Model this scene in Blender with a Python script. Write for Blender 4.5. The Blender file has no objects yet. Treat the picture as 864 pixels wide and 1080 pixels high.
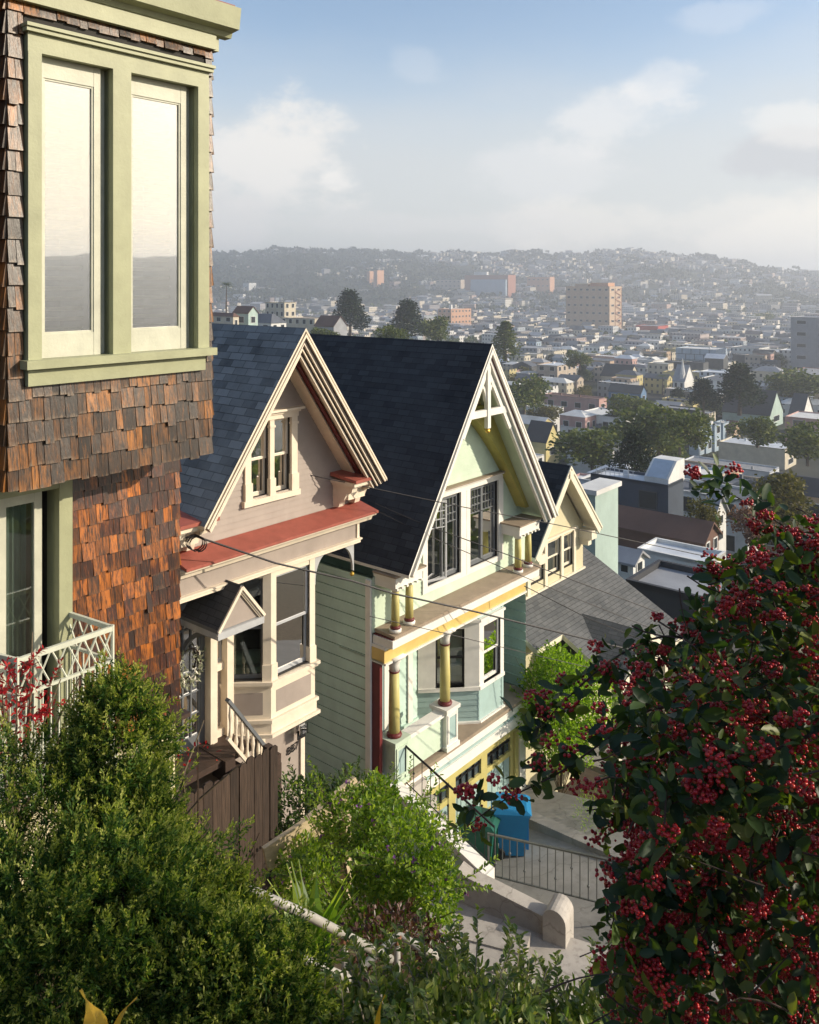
import bpy, math, random
import numpy as np
from mathutils import Vector as V
random.seed(7); rng = np.random.default_rng(11)
scn = bpy.context.scene
COL = scn.collection
R = math.radians
F_, CX, HY = 900.0, 432.0, 297.0           # focal length, centre column and horizon row of the photograph in its pixels
UX, UY = 748/1170.26, 900/1170.26          # street direction (downhill)
U = V((UX, UY, 0)); N = V((UY, -UX, 0)); Z = V((0, 0, 1))
def at(px, py, Y): return V(((px-CX)/F_*Y, Y, -(py-HY)/F_*Y))
def atz(px, py, z): return at(px, py, -z*F_/(py-HY))
def lin(*c):
    c = [x/255 for x in c]
    return tuple((x/12.92 if x <= .04045 else ((x+.055)/1.055)**2.4) for x in c)

# ------------------------------------------------------------------ materials
def nodes(name):
    m = bpy.data.materials.new(name); m.use_nodes = True
    nt = m.node_tree; b = nt.nodes['Principled BSDF']
    return m, nt, b
def nn(nt, t, **k):
    n = nt.nodes.new(t)
    for a, v in k.items():
        if hasattr(n, a): setattr(n, a, v)
        else: n.inputs[a].default_value = v
    return n
def mixc(nt, fac, a, b, blend='MIX'):
    n = nt.nodes.new('ShaderNodeMix'); n.data_type = 'RGBA'; n.blend_type = blend
    for i, s in ((0, fac), (6, a), (7, b)):
        if hasattr(s, 'is_linked') or hasattr(s, 'links'): nt.links.new(s, n.inputs[i])
        elif i: n.inputs[i].default_value = (*s[:3], 1)
        else: n.inputs[i].default_value = s
    return n.outputs[2]
def ramp(nt, src, stops):
    n = nt.nodes.new('ShaderNodeValToRGB'); e = n.color_ramp.elements
    while len(e) < len(stops): e.new(.5)
    for el, (p, c) in zip(e, stops):
        el.position = p; el.color = (*c, 1) if isinstance(c, tuple) else (c, c, c, 1)
    nt.links.new(src, n.inputs[0]); return n.outputs[0]
def noise(nt, scale, detail=4, rough=.55, coord='Object', sc=(1, 1, 1), vec=None):
    if vec is None:
        tc = nn(nt, 'ShaderNodeTexCoord'); vec = tc.outputs[coord]
    mp = nn(nt, 'ShaderNodeMapping'); mp.inputs['Scale'].default_value = sc
    nt.links.new(vec, mp.inputs[0])
    n = nn(nt, 'ShaderNodeTexNoise', Scale=scale, Detail=detail, Roughness=rough)
    nt.links.new(mp.outputs[0], n.inputs['Vector'])
    return n.outputs[0]
def bump(nt, b, src, strength=.3, dist=.01):
    n = nn(nt, 'ShaderNodeBump', Strength=strength, Distance=dist)
    nt.links.new(src, n.inputs['Height']); nt.links.new(n.outputs[0], b.inputs['Normal'])
_mc = {}
def pm(name, col, rough=.6, var=.12, scale=3, bs=.15, bscale=40, bd=.004, island=0, metal=0, sc=(1, 1, 1), spec=.4, grime=0):
    if name in _mc: return _mc[name]
    m, nt, b = nodes(name)
    n1 = noise(nt, scale, 5, .6, sc=sc)
    lo = tuple(c*(1-var) for c in col); hi = tuple(min(1, c*(1+var)) for c in col)
    c = mixc(nt, ramp(nt, n1, [(.3, 0.0), (.7, 1.0)]), lo, hi)
    if island:
        g = nn(nt, 'ShaderNodeNewGeometry')
        c = mixc(nt, 1.0, c, ramp(nt, g.outputs['Random Per Island'], [(0, 1-island), (1, 1.0)]), 'MULTIPLY')
    if grime:
        n3 = noise(nt, scale*.45, 8, .7, sc=(1, 1, .35))
        c = mixc(nt, ramp(nt, n3, [(.48, 0.0), (.75, grime)]), c, tuple(x*.45 for x in col))
    nt.links.new(c, b.inputs['Base Color'])
    b.inputs['Roughness'].default_value = rough; b.inputs['Metallic'].default_value = metal
    b.inputs['Specular IOR Level'].default_value = spec
    if bs: bump(nt, b, noise(nt, bscale, 3, .6, sc=sc), bs, bd)
    _mc[name] = m; return m
def leafm(name, stops, rough=.45, trans=.35, spec=.4, tcol=None):
    m, nt, b = nodes(name)
    g = nn(nt, 'ShaderNodeNewGeometry')
    c = ramp(nt, g.outputs['Random Per Island'], stops)
    nt.links.new(c, b.inputs['Base Color']); b.inputs['Roughness'].default_value = rough
    b.inputs['Specular IOR Level'].default_value = spec
    if trans:
        t = nn(nt, 'ShaderNodeBsdfTranslucent')
        tc = mixc(nt, 1.0, c, tcol or (1.6, 1.7, .6), 'MULTIPLY'); nt.links.new(tc, t.inputs[0])
        mx = nn(nt, 'ShaderNodeMixShader'); mx.inputs[0].default_value = trans
        nt.links.new(b.outputs[0], mx.inputs[1]); nt.links.new(t.outputs[0], mx.inputs[2])
        nt.links.new(mx.outputs[0], nt.nodes['Material Output'].inputs[0])
    return m
def asphalt(name, c1, c2, bw=.33, rh=.145):
    m, nt, b = nodes(name)
    uv = nn(nt, 'ShaderNodeUVMap')
    br = nn(nt, 'ShaderNodeTexBrick', offset=.5, **{'Scale': 1.0, 'Mortar Size': .006, 'Mortar Smooth': .3, 'Bias': 0.0, 'Brick Width': bw, 'Row Height': rh})
    br.inputs['Color1'].default_value = (*c1, 1); br.inputs['Color2'].default_value = (*c2, 1)
    br.inputs['Mortar'].default_value = (*[x*.45 for x in c1], 1)
    wob = noise(nt, 2.3, 3); 
    ad = nn(nt, 'ShaderNodeVectorMath', operation='ADD'); sc = nn(nt, 'ShaderNodeVectorMath', operation='SCALE'); sc.inputs[3].default_value = .012
    nt.links.new(wob, sc.inputs[0]); nt.links.new(uv.outputs[0], ad.inputs[0]); nt.links.new(sc.outputs[0], ad.inputs[1])
    nt.links.new(ad.outputs[0], br.inputs['Vector'])
    n1 = noise(nt, 1.1, 6, .65); n2 = noise(nt, 150, 2)
    c = mixc(nt, ramp(nt, n1, [(.3, .0), (.75, .5)]), br.outputs[0], tuple(x*1.7 for x in c2))
    c = mixc(nt, .55, c, ramp(nt, n2, [(.3, .55), (.7, 1.0)]), 'MULTIPLY')
    nt.links.new(c, b.inputs['Base Color']); b.inputs['Roughness'].default_value = .9; b.inputs['Specular IOR Level'].default_value = .2
    # each course tilts up towards its lower edge
    sp = nn(nt, 'ShaderNodeSeparateXYZ'); nt.links.new(ad.outputs[0], sp.inputs[0])
    dv = nn(nt, 'ShaderNodeMath', operation='DIVIDE'); dv.inputs[1].default_value = rh; nt.links.new(sp.outputs[1], dv.inputs[0])
    fr = nn(nt, 'ShaderNodeMath', operation='FRACT'); nt.links.new(dv.outputs[0], fr.inputs[0])
    iv = nn(nt, 'ShaderNodeMath', operation='SUBTRACT'); iv.inputs[0].default_value = 1; nt.links.new(fr.outputs[0], iv.inputs[1])
    lum = nn(nt, 'ShaderNodeRGBToBW'); nt.links.new(br.outputs[0], lum.inputs[0])
    a2 = nn(nt, 'ShaderNodeMath', operation='MULTIPLY_ADD'); a2.inputs[1].default_value = 8; nt.links.new(lum.outputs[0], a2.inputs[0]); nt.links.new(iv.outputs[0], a2.inputs[2])
    bump(nt, b, a2.outputs[0], .8, .012)
    return m
def shinglem(name, dark, mid, hot, grey, hotpos):
    m, nt, b = nodes(name)
    g = nn(nt, 'ShaderNodeNewGeometry'); rp = g.outputs['Random Per Island']
    grain = noise(nt, 60, 5, .7, sc=(1, 1, .04))
    tc = nn(nt, 'ShaderNodeTexCoord'); off = nn(nt, 'ShaderNodeVectorMath', operation='ADD')
    nt.links.new(tc.outputs['Object'], off.inputs[0]); cr = nn(nt, 'ShaderNodeCombineXYZ')
    mu = nn(nt, 'ShaderNodeMath', operation='MULTIPLY'); mu.inputs[1].default_value = 40; nt.links.new(rp, mu.inputs[0])
    nt.links.new(mu.outputs[0], cr.inputs[0]); nt.links.new(mu.outputs[0], cr.inputs[2]); nt.links.new(cr.outputs[0], off.inputs[1])
    streak = noise(nt, 62, 6, .75, sc=(1, 1, .022), vec=off.outputs[0])
    broad = noise(nt, .9, 4, .6)
    bz = nn(nt, 'ShaderNodeMath', operation='MULTIPLY_ADD'); bz.inputs[1].default_value = .5; nt.links.new(rp, bz.inputs[0]); b2 = nn(nt, 'ShaderNodeMapRange'); b2.inputs[1].default_value = .32; b2.inputs[2].default_value = .68; b2.inputs[4].default_value = .5; nt.links.new(noise(nt, 2.2, 5, .65, sc=(1, 1, .6)), b2.inputs[0]); nt.links.new(b2.outputs[0], bz.inputs[2])
    base = ramp(nt, bz.outputs[0], [(0, dark), (.26, tuple(x*.5 for x in mid)), (.48, mid), (hotpos, tuple((x+y)/2 for x, y in zip(mid, hot))), (.88, hot)])
    wn_ = nn(nt, 'ShaderNodeTexWhiteNoise', noise_dimensions='1D'); nt.links.new(rp, wn_.inputs['W'])
    base = mixc(nt, 1.0, base, ramp(nt, wn_.outputs[0], [(0, .25), (.4, .75), (1, 1.25)]), 'MULTIPLY')
    c = mixc(nt, ramp(nt, streak, [(.40, .95), (.56, 0.0)]), base, dark)
    c = mixc(nt, ramp(nt, streak, [(.56, 0.0), (.74, .7)]), c, hot)
    # weathered grey towards each shingle's butt, following the UV v coordinate of the shingle
    uv = nn(nt, 'ShaderNodeUVMap'); sp = nn(nt, 'ShaderNodeSeparateXYZ'); nt.links.new(uv.outputs[0], sp.inputs[0])
    w = nn(nt, 'ShaderNodeMath', operation='ADD'); nt.links.new(sp.outputs[1], w.inputs[0])
    st2 = noise(nt, 34, 4, .8, sc=(1, 1, .1), vec=off.outputs[0]); nt.links.new(st2, w.inputs[1])
    w2 = nn(nt, 'ShaderNodeMath', operation='MULTIPLY_ADD'); w2.inputs[1].default_value = .5; nt.links.new(broad, w2.inputs[0]); nt.links.new(w.outputs[0], w2.inputs[2])
    c = mixc(nt, ramp(nt, w2.outputs[0], [(.5, .8), (.86, 0.0)]), c, grey)
    nt.links.new(c, b.inputs['Base Color']); b.inputs['Roughness'].default_value = .36; b.inputs['Specular IOR Level'].default_value = .5
    bump(nt, b, grain, .55, .006)
    return m
def glassm(name, tint=(.75, .82, .8), boost=.06, mul=1.6):
    m, nt, b = nodes(name); nt.nodes.remove(b)
    tr = nn(nt, 'ShaderNodeBsdfTransparent'); tr.inputs[0].default_value = (*tint, 1)
    gl = nn(nt, 'ShaderNodeBsdfGlossy'); gl.inputs['Roughness'].default_value = .015
    fr = nn(nt, 'ShaderNodeFresnel'); fr.inputs[0].default_value = 1.5
    ma = nn(nt, 'ShaderNodeMath', operation='MULTIPLY_ADD'); ma.inputs[1].default_value = mul; ma.inputs[2].default_value = boost; ma.use_clamp = True
    nt.links.new(fr.outputs[0], ma.inputs[0])
    bp = nn(nt, 'ShaderNodeBump', Strength=.035, Distance=.01); nt.links.new(noise(nt, 1.6, 2), bp.inputs['Height']); nt.links.new(bp.outputs[0], gl.inputs['Normal'])
    mx = nn(nt, 'ShaderNodeMixShader'); nt.links.new(ma.outputs[0], mx.inputs[0]); nt.links.new(tr.outputs[0], mx.inputs[1]); nt.links.new(gl.outputs[0], mx.inputs[2])
    nt.links.new(mx.outputs[0], nt.nodes['Material Output'].inputs[0]); return m

SAGE = pm('sage_paint', (.33, .34, .205), .5, .1, 6, .3, 60, grime=.25)
SASHW = pm('cream_sash_paint', (.5, .5, .4), .5, .1, 8, .3, 60, grime=.3)
WHITE = pm('white_trim_paint', (.74, .72, .66), .5, .07, 4, .15, 50, grime=.12)
CREAM = pm('cream_trim_paint', (.72, .63, .5), .5, .07, 4, .15, 50, grime=.15)
TAUPE = pm('taupe_siding_paint', (.325, .275, .24), .6, .09, 2.5, .2, 60, grime=.25)
MINT = pm('mint_siding_paint', (.5, .6, .47), .6, .08, 2.5, .2, 60, grime=.2)
MINT_SKYTINT = pm('mint_paint_skylight_tint', (.5, .66, .58), .65, .1, 2, .2, 60, grime=.3)  # same mint paint, with a cool skylight tint put into the colour
TEAL = pm('pale_teal_panel_paint', (.32, .44, .42), .6, .08, 3, .2, 50, grime=.2)
YEL = pm('mustard_paint', (.5, .44, .16), .5, .08, 4, .15, 50, grime=.15)
OCH = pm('ochre_band_paint', (.62, .45, .15), .5, .08, 4, .15, 50, grime=.1)
OLIV = pm('olive_yellow_paint', (.42, .37, .1), .55, .1, 4, .15, 50)
MAROON = pm('maroon_paint', (.13, .02, .02), .5, .1, 4, .1, 50)
REDP = pm('brick_red_ledge_paint', (.31, .085, .06), .6, .16, 5, .2, 40, grime=.35)
BRNL = pm('brown_ledge_paint', (.3, .235, .17), .7, .12, 4, .2, 40, grime=.3)
GREYP = pm('slate_grey_paint', (.13, .14, .15), .5, .1, 4, .1, 50)
LGREY = pm('pale_grey_paint', (.4, .41, .42), .5, .1, 4, .1, 50)
BROWNT = pm('dark_brown_gutter_paint', (.06, .045, .035), .5, .1, 4, .1, 50)
BLACK = pm('black_iron', (.012, .012, .013), .4, .1, 4, .05, 50)
GALV = pm('grey_steel_rail', (.13, .135, .13), .45, .1, 9, .05, 50, metal=.3)
WROT = pm('pale_painted_iron', (.55, .57, .46), .5, .12, 9, .1, 50)
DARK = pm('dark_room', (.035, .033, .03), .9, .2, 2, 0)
CURT = pm('pale_curtain', (.5, .5, .44), .9, .15, 12, 0, sc=(6, 6, .4))
BLIND = pm('white_blind', (.8, .79, .72), .6, .04, 3, 0)
PILLOW = pm('pillow_cloth', (.45, .5, .42), .9, .15, 3, .2, 8)
STUC = pm('cream_stucco', (.62, .56, .36), .85, .12, 2, .5, 60, .01, grime=.35)
CONC = pm('concrete', (.4, .37, .33), .85, .16, 1.6, .3, 40, .006, grime=.4)
CONCD = pm('old_grey_concrete', (.25, .24, .22), .88, .2, 1.3, .3, 40, .006, grime=.45)
for m_ in (CONC, CONCD):
    nt = m_.node_tree; b = nt.nodes['Principled BSDF']; src = b.inputs['Base Color'].links[0].from_socket
    tc = nn(nt, 'ShaderNodeTexCoord'); vo = nn(nt, 'ShaderNodeTexVoronoi', feature='DISTANCE_TO_EDGE', Scale=.45); ad = nn(nt, 'ShaderNodeVectorMath', operation='ADD')
    sc = nn(nt, 'ShaderNodeVectorMath', operation='SCALE'); sc.inputs[3].default_value = .35; n_ = nn(nt, 'ShaderNodeTexNoise', Scale=3.0, Detail=4.0); nt.links.new(tc.outputs['Object'], n_.inputs['Vector']); nt.links.new(n_.outputs[1], sc.inputs[0])
    nt.links.new(tc.outputs['Object'], ad.inputs[0]); nt.links.new(sc.outputs[0], ad.inputs[1]); nt.links.new(ad.outputs[0], vo.inputs['Vector'])
    sp_ = noise(nt, 7, 6, .7)
    c = mixc(nt, ramp(nt, sp_, [(.52, 0.0), (.72, .45)]), src, (.13, .115, .1)); c = mixc(nt, ramp(nt, vo.outputs['Distance'], [(.0, .4), (.006, 0.0)]), c, (.07, .06, .05)); nt.links.new(c, b.inputs['Base Color'])
FENCEW = pm('weathered_fence_wood', (.058, .037, .025), .8, .5, 14, .6, 30, .008, island=.55, sc=(3, 3, .2))
DECKW = pm('dark_deck_wood', (.05, .03, .021), .7, .3, 6, .4, 30, .006, sc=(1, 1, 3))
BEAMW = pm('pale_arbor_wood', (.5, .4, .26), .8, .2, 8, .4, 40, .005, sc=(1, 1, 4))
PIPE = pm('old_white_pipe_paint', (.34, .325, .29), .45, .18, 18, .15, 60, grime=.4)
PIPER = pm('rusty_pipe', (.25, .12, .06), .7, .3, 20, .2, 60)
CLOTHW = pm('wire_black', (.02, .018, .02), .6, .1, 3, 0)
GOLD = pm('gilded_ball', (.6, .4, .08), .35, .1, 5, 0, metal=.7)
BINB = pm('blue_bin_plastic', (.012, .17, .36), .4, .08, 4, .1, 60)
BING = pm('green_bin_plastic', (.008, .09, .06), .45, .08, 4, .1, 60)
TYRE = pm('black_rubber', (.015, .015, .015), .7, .1, 4, .1, 60)
GLASS = glassm('window_glass')
GLASSR = glassm('old_window_glass', (.97, .97, .93), .38, 2.0)
ASPH_B = asphalt('blue_grey_asphalt_shingles', (.065, .078, .088), (.2, .235, .255))
ASPH_K = asphalt('black_asphalt_shingles', (.017, .02, .026), (.045, .05, .058))
ASPH_G = asphalt('grey_asphalt_shingles', (.075, .08, .085), (.12, .123, .125), .25, .12)
ASPH_H = asphalt('charcoal_asphalt_shingles', (.04, .043, .05), (.07, .073, .08), .2, .11)
SH_UP = shinglem('weathered_cedar_shingles', (.012, .008, .006), (.065, .029, .01), (.34, .125, .018), (.27, .19, .12), .6)
SH_LO = shinglem('orange_cedar_shingles', (.016, .007, .005), (.085, .022, .009), (.5, .15, .014), (.13, .075, .04), .56)

# ------------------------------------------------------------------ mesh builder
class MB:
    def __init__(s): s.v = []; s.f = []; s.m = []; s.uv = {}
    def poly(s, pts, m=0, uv=None):
        i = len(s.v); s.v += [tuple(p) for p in pts]; s.f.append(tuple(range(i, i+len(pts)))); s.m.append(m)
        if uv: s.uv[len(s.f)-1] = uv
    def hexa(s, c, m=0):   # 8 corners, bottom ring then top ring
        i = len(s.v); s.v += [tuple(p) for p in c]
        for q in ((0, 3, 2, 1), (4, 5, 6, 7), (0, 1, 5, 4), (1, 2, 6, 5), (2, 3, 7, 6), (3, 0, 4, 7)):
            s.f.append(tuple(i+k for k in q)); s.m.append(m)
    def box(s, fr, t0, t1, n0, n1, z0, z1, m=0):
        s.hexa([fr(t, n, z) for z in (z0, z1) for t, n in ((t0, n0), (t1, n0), (t1, n1), (t0, n1))], m)
    def prism(s, pts, d, m=0, mside=None):
        k = len(pts); i = len(s.v); d = V(d)
        s.v += [tuple(p) for p in pts]+[tuple(V(p)+d) for p in pts]
        s.f.append(tuple(range(i+k-1, i-1, -1))); s.m.append(m)
        s.f.append(tuple(range(i+k, i+2*k))); s.m.append(m)
        for a in range(k):
            b = (a+1) % k; s.f.append((i+a, i+b, i+k+b, i+k+a)); s.m.append(m if mside is None else mside)
    def beam(s, a, b, w, h, x=None, m=0):
        a = V(a); b = V(b); d = (b-a).normalized(); x = V(x) if x is not None else Z
        y = d.cross(x)
        if y.length < 1e-4: x = V((1, 0, 0)); y = d.cross(x)
        y.normalize(); x = y.cross(d).normalized()
        q = [x*w/2+y*h/2, x*w/2-y*h/2, -x*w/2-y*h/2, -x*w/2+y*h/2]
        s.hexa([a+k for k in q]+[b+k for k in q], m)
    def tube(s, pts, r, seg=8, m=0, cap=True):
        pts = [V(p) for p in pts]; k = len(pts); i = len(s.v)
        rr = r if isinstance(r, (list, tuple)) else [r]*k
        for j, p in enumerate(pts):
            d = (pts[min(j+1, k-1)]-pts[max(j-1, 0)]).normalized()
            x = d.cross(Z); x = x.normalized() if x.length > .02 else V((1, 0, 0)); y = d.cross(x)
            for q in range(seg):
                a = 2*math.pi*q/seg; s.v.append(tuple(p+(x*math.cos(a)+y*math.sin(a))*rr[j]))
        for j in range(k-1):
            for q in range(seg):
                s.f.append((i+j*seg+q, i+j*seg+(q+1) % seg, i+(j+1)*seg+(q+1) % seg, i+(j+1)*seg+q)); s.m.append(m)
        if cap:
            s.f.append(tuple(i+q for q in range(seg-1, -1, -1))); s.m.append(m)
            s.f.append(tuple(i+(k-1)*seg+q for q in range(seg))); s.m.append(m)
    def lathe(s, c, prof, seg=14, m=0):   # prof: (radius, height)
        c = V(c); s.tube([c+Z*h for r, h in prof], [max(r, 1e-4) for r, h in prof], seg, m)
    def ball(s, c, r, m=0, seg=10):
        s.lathe(c, [(r*math.sin(math.pi*k/6), -r*math.cos(math.pi*k/6)) for k in range(7)], seg, m)
def settag(o, label=None, cat=None, group=None, kind=None):
    for k, v in (('label', label), ('category', cat), ('group', group), ('kind', kind)):
        if v: o[k] = v
    return o
def thing(name, loc, label, cat, group=None):
    o = bpy.data.objects.new(name, None); o.empty_display_size = .2; COL.objects.link(o); o.location = loc
    return settag(o, label, cat, group)
def mesh_obj(name, me, parent=None):
    o = bpy.data.objects.new(name, me); COL.objects.link(o)
    if parent is not None:
        o.parent = parent
        if parent.type == 'EMPTY': o.location = -V(parent.location)
    return o
def obj(name, mb, mats, parent=None, smooth=False):
    me = bpy.data.meshes.new(name); me.from_pydata(mb.v, [], mb.f)
    if not isinstance(mats, (list, tuple)): mats = [mats]
    for m in mats: me.materials.append(m)
    if len(mats) > 1: me.polygons.foreach_set('material_index', mb.m)
    uvl = me.uv_layers.new(name='UVMap').data
    for p in me.polygons:
        if p.index in mb.uv:
            for li, q in zip(p.loop_indices, mb.uv[p.index]): uvl[li].uv = q
        else:
            n = p.normal; h = Z.cross(n); h = h.normalized() if h.length > .05 else V((1, 0, 0)); w = n.cross(h)
            for li in p.loop_indices:
                c = me.vertices[me.loops[li].vertex_index].co; uvl[li].uv = (c.dot(h), c.dot(w))
    if smooth: me.polygons.foreach_set('use_smooth', [True]*len(me.polygons))
    return mesh_obj(name, me, parent)
def np_obj(name, verts, faces, mats, parent=None, smooth=False, midx=None):
    me = bpy.data.meshes.new(name); verts = np.asarray(verts, 'f'); faces = np.asarray(faces, 'i'); k = faces.shape[1]
    me.vertices.add(len(verts)); me.vertices.foreach_set('co', verts.ravel())
    me.loops.add(faces.size); me.loops.foreach_set('vertex_index', faces.ravel())
    me.polygons.add(len(faces)); me.polygons.foreach_set('loop_start', np.arange(0, faces.size, k, dtype='i'))
    if not isinstance(mats, (list, tuple)): mats = [mats]
    for m in mats: me.materials.append(m)
    if midx is not None: me.polygons.foreach_set('material_index', np.asarray(midx, 'i'))
    me.polygons.foreach_set('use_smooth', [smooth]*len(faces))
    me.update(calc_edges=True); me.validate()
    return mesh_obj(name, me, parent)
class Fr:
    def __init__(s, o, u=U, n=N): s.o = V(o); s.u = V(u); s.n = V(n)
    def __call__(s, t, n, z): return s.o+s.u*t+s.n*n+Z*z
    def sub(s, t, n, ang):   # frame at (t,n), turned by ang about the vertical
        c, q = math.cos(ang), math.sin(ang)
        return Fr(s(t, n, 0), s.u*c+s.n*q, s.n*c-s.u*q)
    def un(s, x, y, n=0):
        rx = (x-CX)/F_; ox = s.o.x+n*s.n.x; oy = s.o.y+n*s.n.y
        t = (rx*oy-ox)/(s.u.x-rx*s.u.y); return t, -(y-HY)/F_*(oy+t*s.u.y)
G = Fr(((392-CX)/F_*17, 17, 0)); S = Fr(((383-CX)/F_*16.83, 16.83, 0)); L = Fr(((216-CX)/F_*5.87, 5.87, 0))

def siding(mb, fr, poly, n0, step, lap=.013, holes=(), m=0, groove=0):
    zs0 = min(p[1] for p in poly); zs1 = max(p[1] for p in poly)
    def rngz(z):
        ts = []
        for (a, b), (c, d) in zip(poly, poly[1:]+poly[:1]):
            if abs(b-d) < 1e-6:
                if abs(b-z) < 1e-5: ts += [a, c]
            elif min(b, d)-1e-6 <= z <= max(b, d)+1e-6: ts.append(a+(c-a)*(z-b)/(d-b))
        return min(ts), max(ts)
    br = {zs0, zs1} | {p[1] for p in poly}
    for h in holes: br |= {h[2], h[3]}
    k = 0
    while zs0+k*step < zs1:
        br.add(zs0+k*step); k += 1
        if groove: br.add(zs0+(k-1)*step+groove)
    br = sorted(z for z in br if zs0 <= z <= zs1); e = 1e-4
    for za, zb in zip(br, br[1:]):
        if zb-za < 1e-4: continue
        ka = math.floor((za-zs0)/step+1e-4); fa = (za-zs0)/step-ka; fb = (zb-zs0)/step-ka
        oa = n0+lap*(1-fa); ob = n0+lap*(1-min(fb, 1))
        if groove:
            dp = fa*step < groove-1e-4; oa = ob = n0-lap if dp else n0
            mb.poly([fr(rngz(za+1e-4)[0], n0-lap, za), fr(rngz(za+1e-4)[1], n0-lap, za), fr(rngz(za+1e-4)[1], n0, za), fr(rngz(za+1e-4)[0], n0, za)], m)
        (la, ra), (lb, rb) = rngz(za+e*(zb-za)), rngz(zb-e*(zb-za))
        hs = sorted((h[0], h[1]) for h in holes if h[2] <= za+1e-4 and h[3] >= zb-1e-4)
        segs = []; xa, xb = la, lb
        for h0, h1 in hs: segs.append((xa, xb, h0, h0)); xa = xb = h1
        segs.append((xa, xb, ra, rb))
        for a, b, c, d in segs:
            if c-a < 1e-3 and d-b < 1e-3: continue
            mb.poly([fr(a, oa, za), fr(c, oa, za), fr(d, ob, zb), fr(b, ob, zb)], m)
            if fa < 1e-3 and not groove: mb.poly([fr(a, n0, za), fr(c, n0, za), fr(c, oa, za), fr(a, oa, za)], m)
def ring(mb, fr, t0, t1, z0, z1, w, n0, n1, m=0, wb=None, wt=None):   # four mitre-free frame members
    wb = w if wb is None else wb; wt = w if wt is None else wt
    mb.box(fr, t0, t0+w, n0, n1, z0, z1, m); mb.box(fr, t1-w, t1, n0, n1, z0, z1, m)
    mb.box(fr, t0+w, t1-w, n0, n1-.002, z0, z0+wb, m); mb.box(fr, t0+w, t1-w, n0, n1-.002, z1-wt, z1, m)
def niche(mb, fr, t0, t1, z0, z1, n0, d=.6, m=0, back=True):
    a, b = n0, n0-d
    for q in (((t0, a, z0), (t0, a, z1), (t0, b, z1), (t0, b, z0)), ((t1, a, z0), (t1, b, z0), (t1, b, z1), (t1, a, z1)),
              ((t0, a, z0), (t0, b, z0), (t1, b, z0), (t1, a, z0)), ((t0, a, z1), (t1, a, z1), (t1, b, z1), (t0, b, z1)),
              ((t0, b, z0), (t0, b, z1), (t1, b, z1), (t1, b, z0)))[:5 if back else 4]: mb.poly([fr(*p) for p in q], m)
def window(parent, fr, t0, t1, z0, z1, n, sashm, cw=.09, casem=WHITE, sw=.045, mid=True, curtain=None, muntin=None, name='window', case=True, rec=.05, glass=GLASS, sill=True, cap=False, d=.7):
    """opening t0..t1, z0..z1 in the wall: casing, recessed sash, pane and what hangs behind"""
    c = MB(); niche(c, fr, t0, t1, z0, z1, n, d, 1)
    if case:
        c.box(fr, t0-cw, t0, n-.004, n+.045, z0-cw*.3, z1+cw); c.box(fr, t1, t1+cw, n-.004, n+.045, z0-cw*.3, z1+cw)
        c.box(fr, t0, t1, n-.004, n+.043, z1, z1+cw)
        if sill: c.box(fr, t0-cw-.03, t1+cw+.03, n-.004, n+.08, z0-cw*.3-.05, z0-cw*.3); c.box(fr, t0, t1, n-.05, n+.03, z0-cw*.3, z0)
        if cap: c.box(fr, t0-cw-.05, t1+cw+.05, n-.004, n+.1, z1+cw, z1+cw+.05)
    w = obj(name, c, [casem, DARK], parent)
    s = MB(); zm = (z0+z1)/2
    if mid:
        ring(s, fr, t0, t1, zm-sw*.4, z1, sw, n-rec-.03, n-rec); ring(s, fr, t0, t1, z0, zm+sw*.4, sw, n-rec-.065, n-rec-.035, wb=sw*1.5)
    else: ring(s, fr, t0, t1, z0, z1, sw, n-rec-.03, n-rec, wb=sw*1.4)
    if muntin:
        cols, rows, za, zb = muntin
        for i in range(1, cols): x = t0+sw+(t1-t0-2*sw)*i/cols; s.box(fr, x-.009, x+.009, n-rec-.025, n-rec-.006, za, zb)
        for j in range(0 if za > z0+.1 else 1, rows): x = za+(zb-za)*j/rows; s.box(fr, t0+sw, t1-sw, n-rec-.023, n-rec-.004, x-.009, x+.009)
    obj('sash', s, sashm, w)
    p = MB()
    if mid:
        p.box(fr, t0+sw, t1-sw, n-rec-.02, n-rec-.015, zm, z1-sw); p.box(fr, t0+sw, t1-sw, n-rec-.055, n-rec-.05, z0+sw, zm-.01)
    else: p.box(fr, t0+sw, t1-sw, n-rec-.02, n-rec-.015, z0+sw, z1-sw)
    obj('pane', p, glass, w)
    if curtain:
        a, b, za, zb = curtain; k = 24
        for side in (0, 1):
            lo, hi = (t0, t0+(t1-t0)*a) if side == 0 else (t1-(t1-t0)*b, t1); q = MB()
            for i in range(k):
                x0, x1 = lo+(hi-lo)*i/k, lo+(hi-lo)*(i+1)/k
                o0, o1 = n-.22+.025*math.sin(i*1.9), n-.22+.025*math.sin((i+1)*1.9)
                q.poly([fr(x0, o0, za), fr(x1, o1, za), fr(x1, o1, zb), fr(x0, o0, zb)])
            obj('curtain', q, CURT, w)
    return w
def slats(parent, fr, t0, t1, z0, z1, n, pitch=.05, mat=BLIND):
    s = MB(); z = z0
    while z < z1:
        s.hexa([fr(t0, n, z), fr(t1, n, z), fr(t1, n+.028, z+.02), fr(t0, n+.028, z+.02), fr(t0, n, z+.003), fr(t1, n, z+.003), fr(t1, n+.028, z+.023), fr(t0, n+.028, z+.023)]); z += pitch
    s.box(fr, t0, t1, n-.02, n+.03, z1, z1+.05)
    return obj('blind', s, mat, parent)
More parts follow.
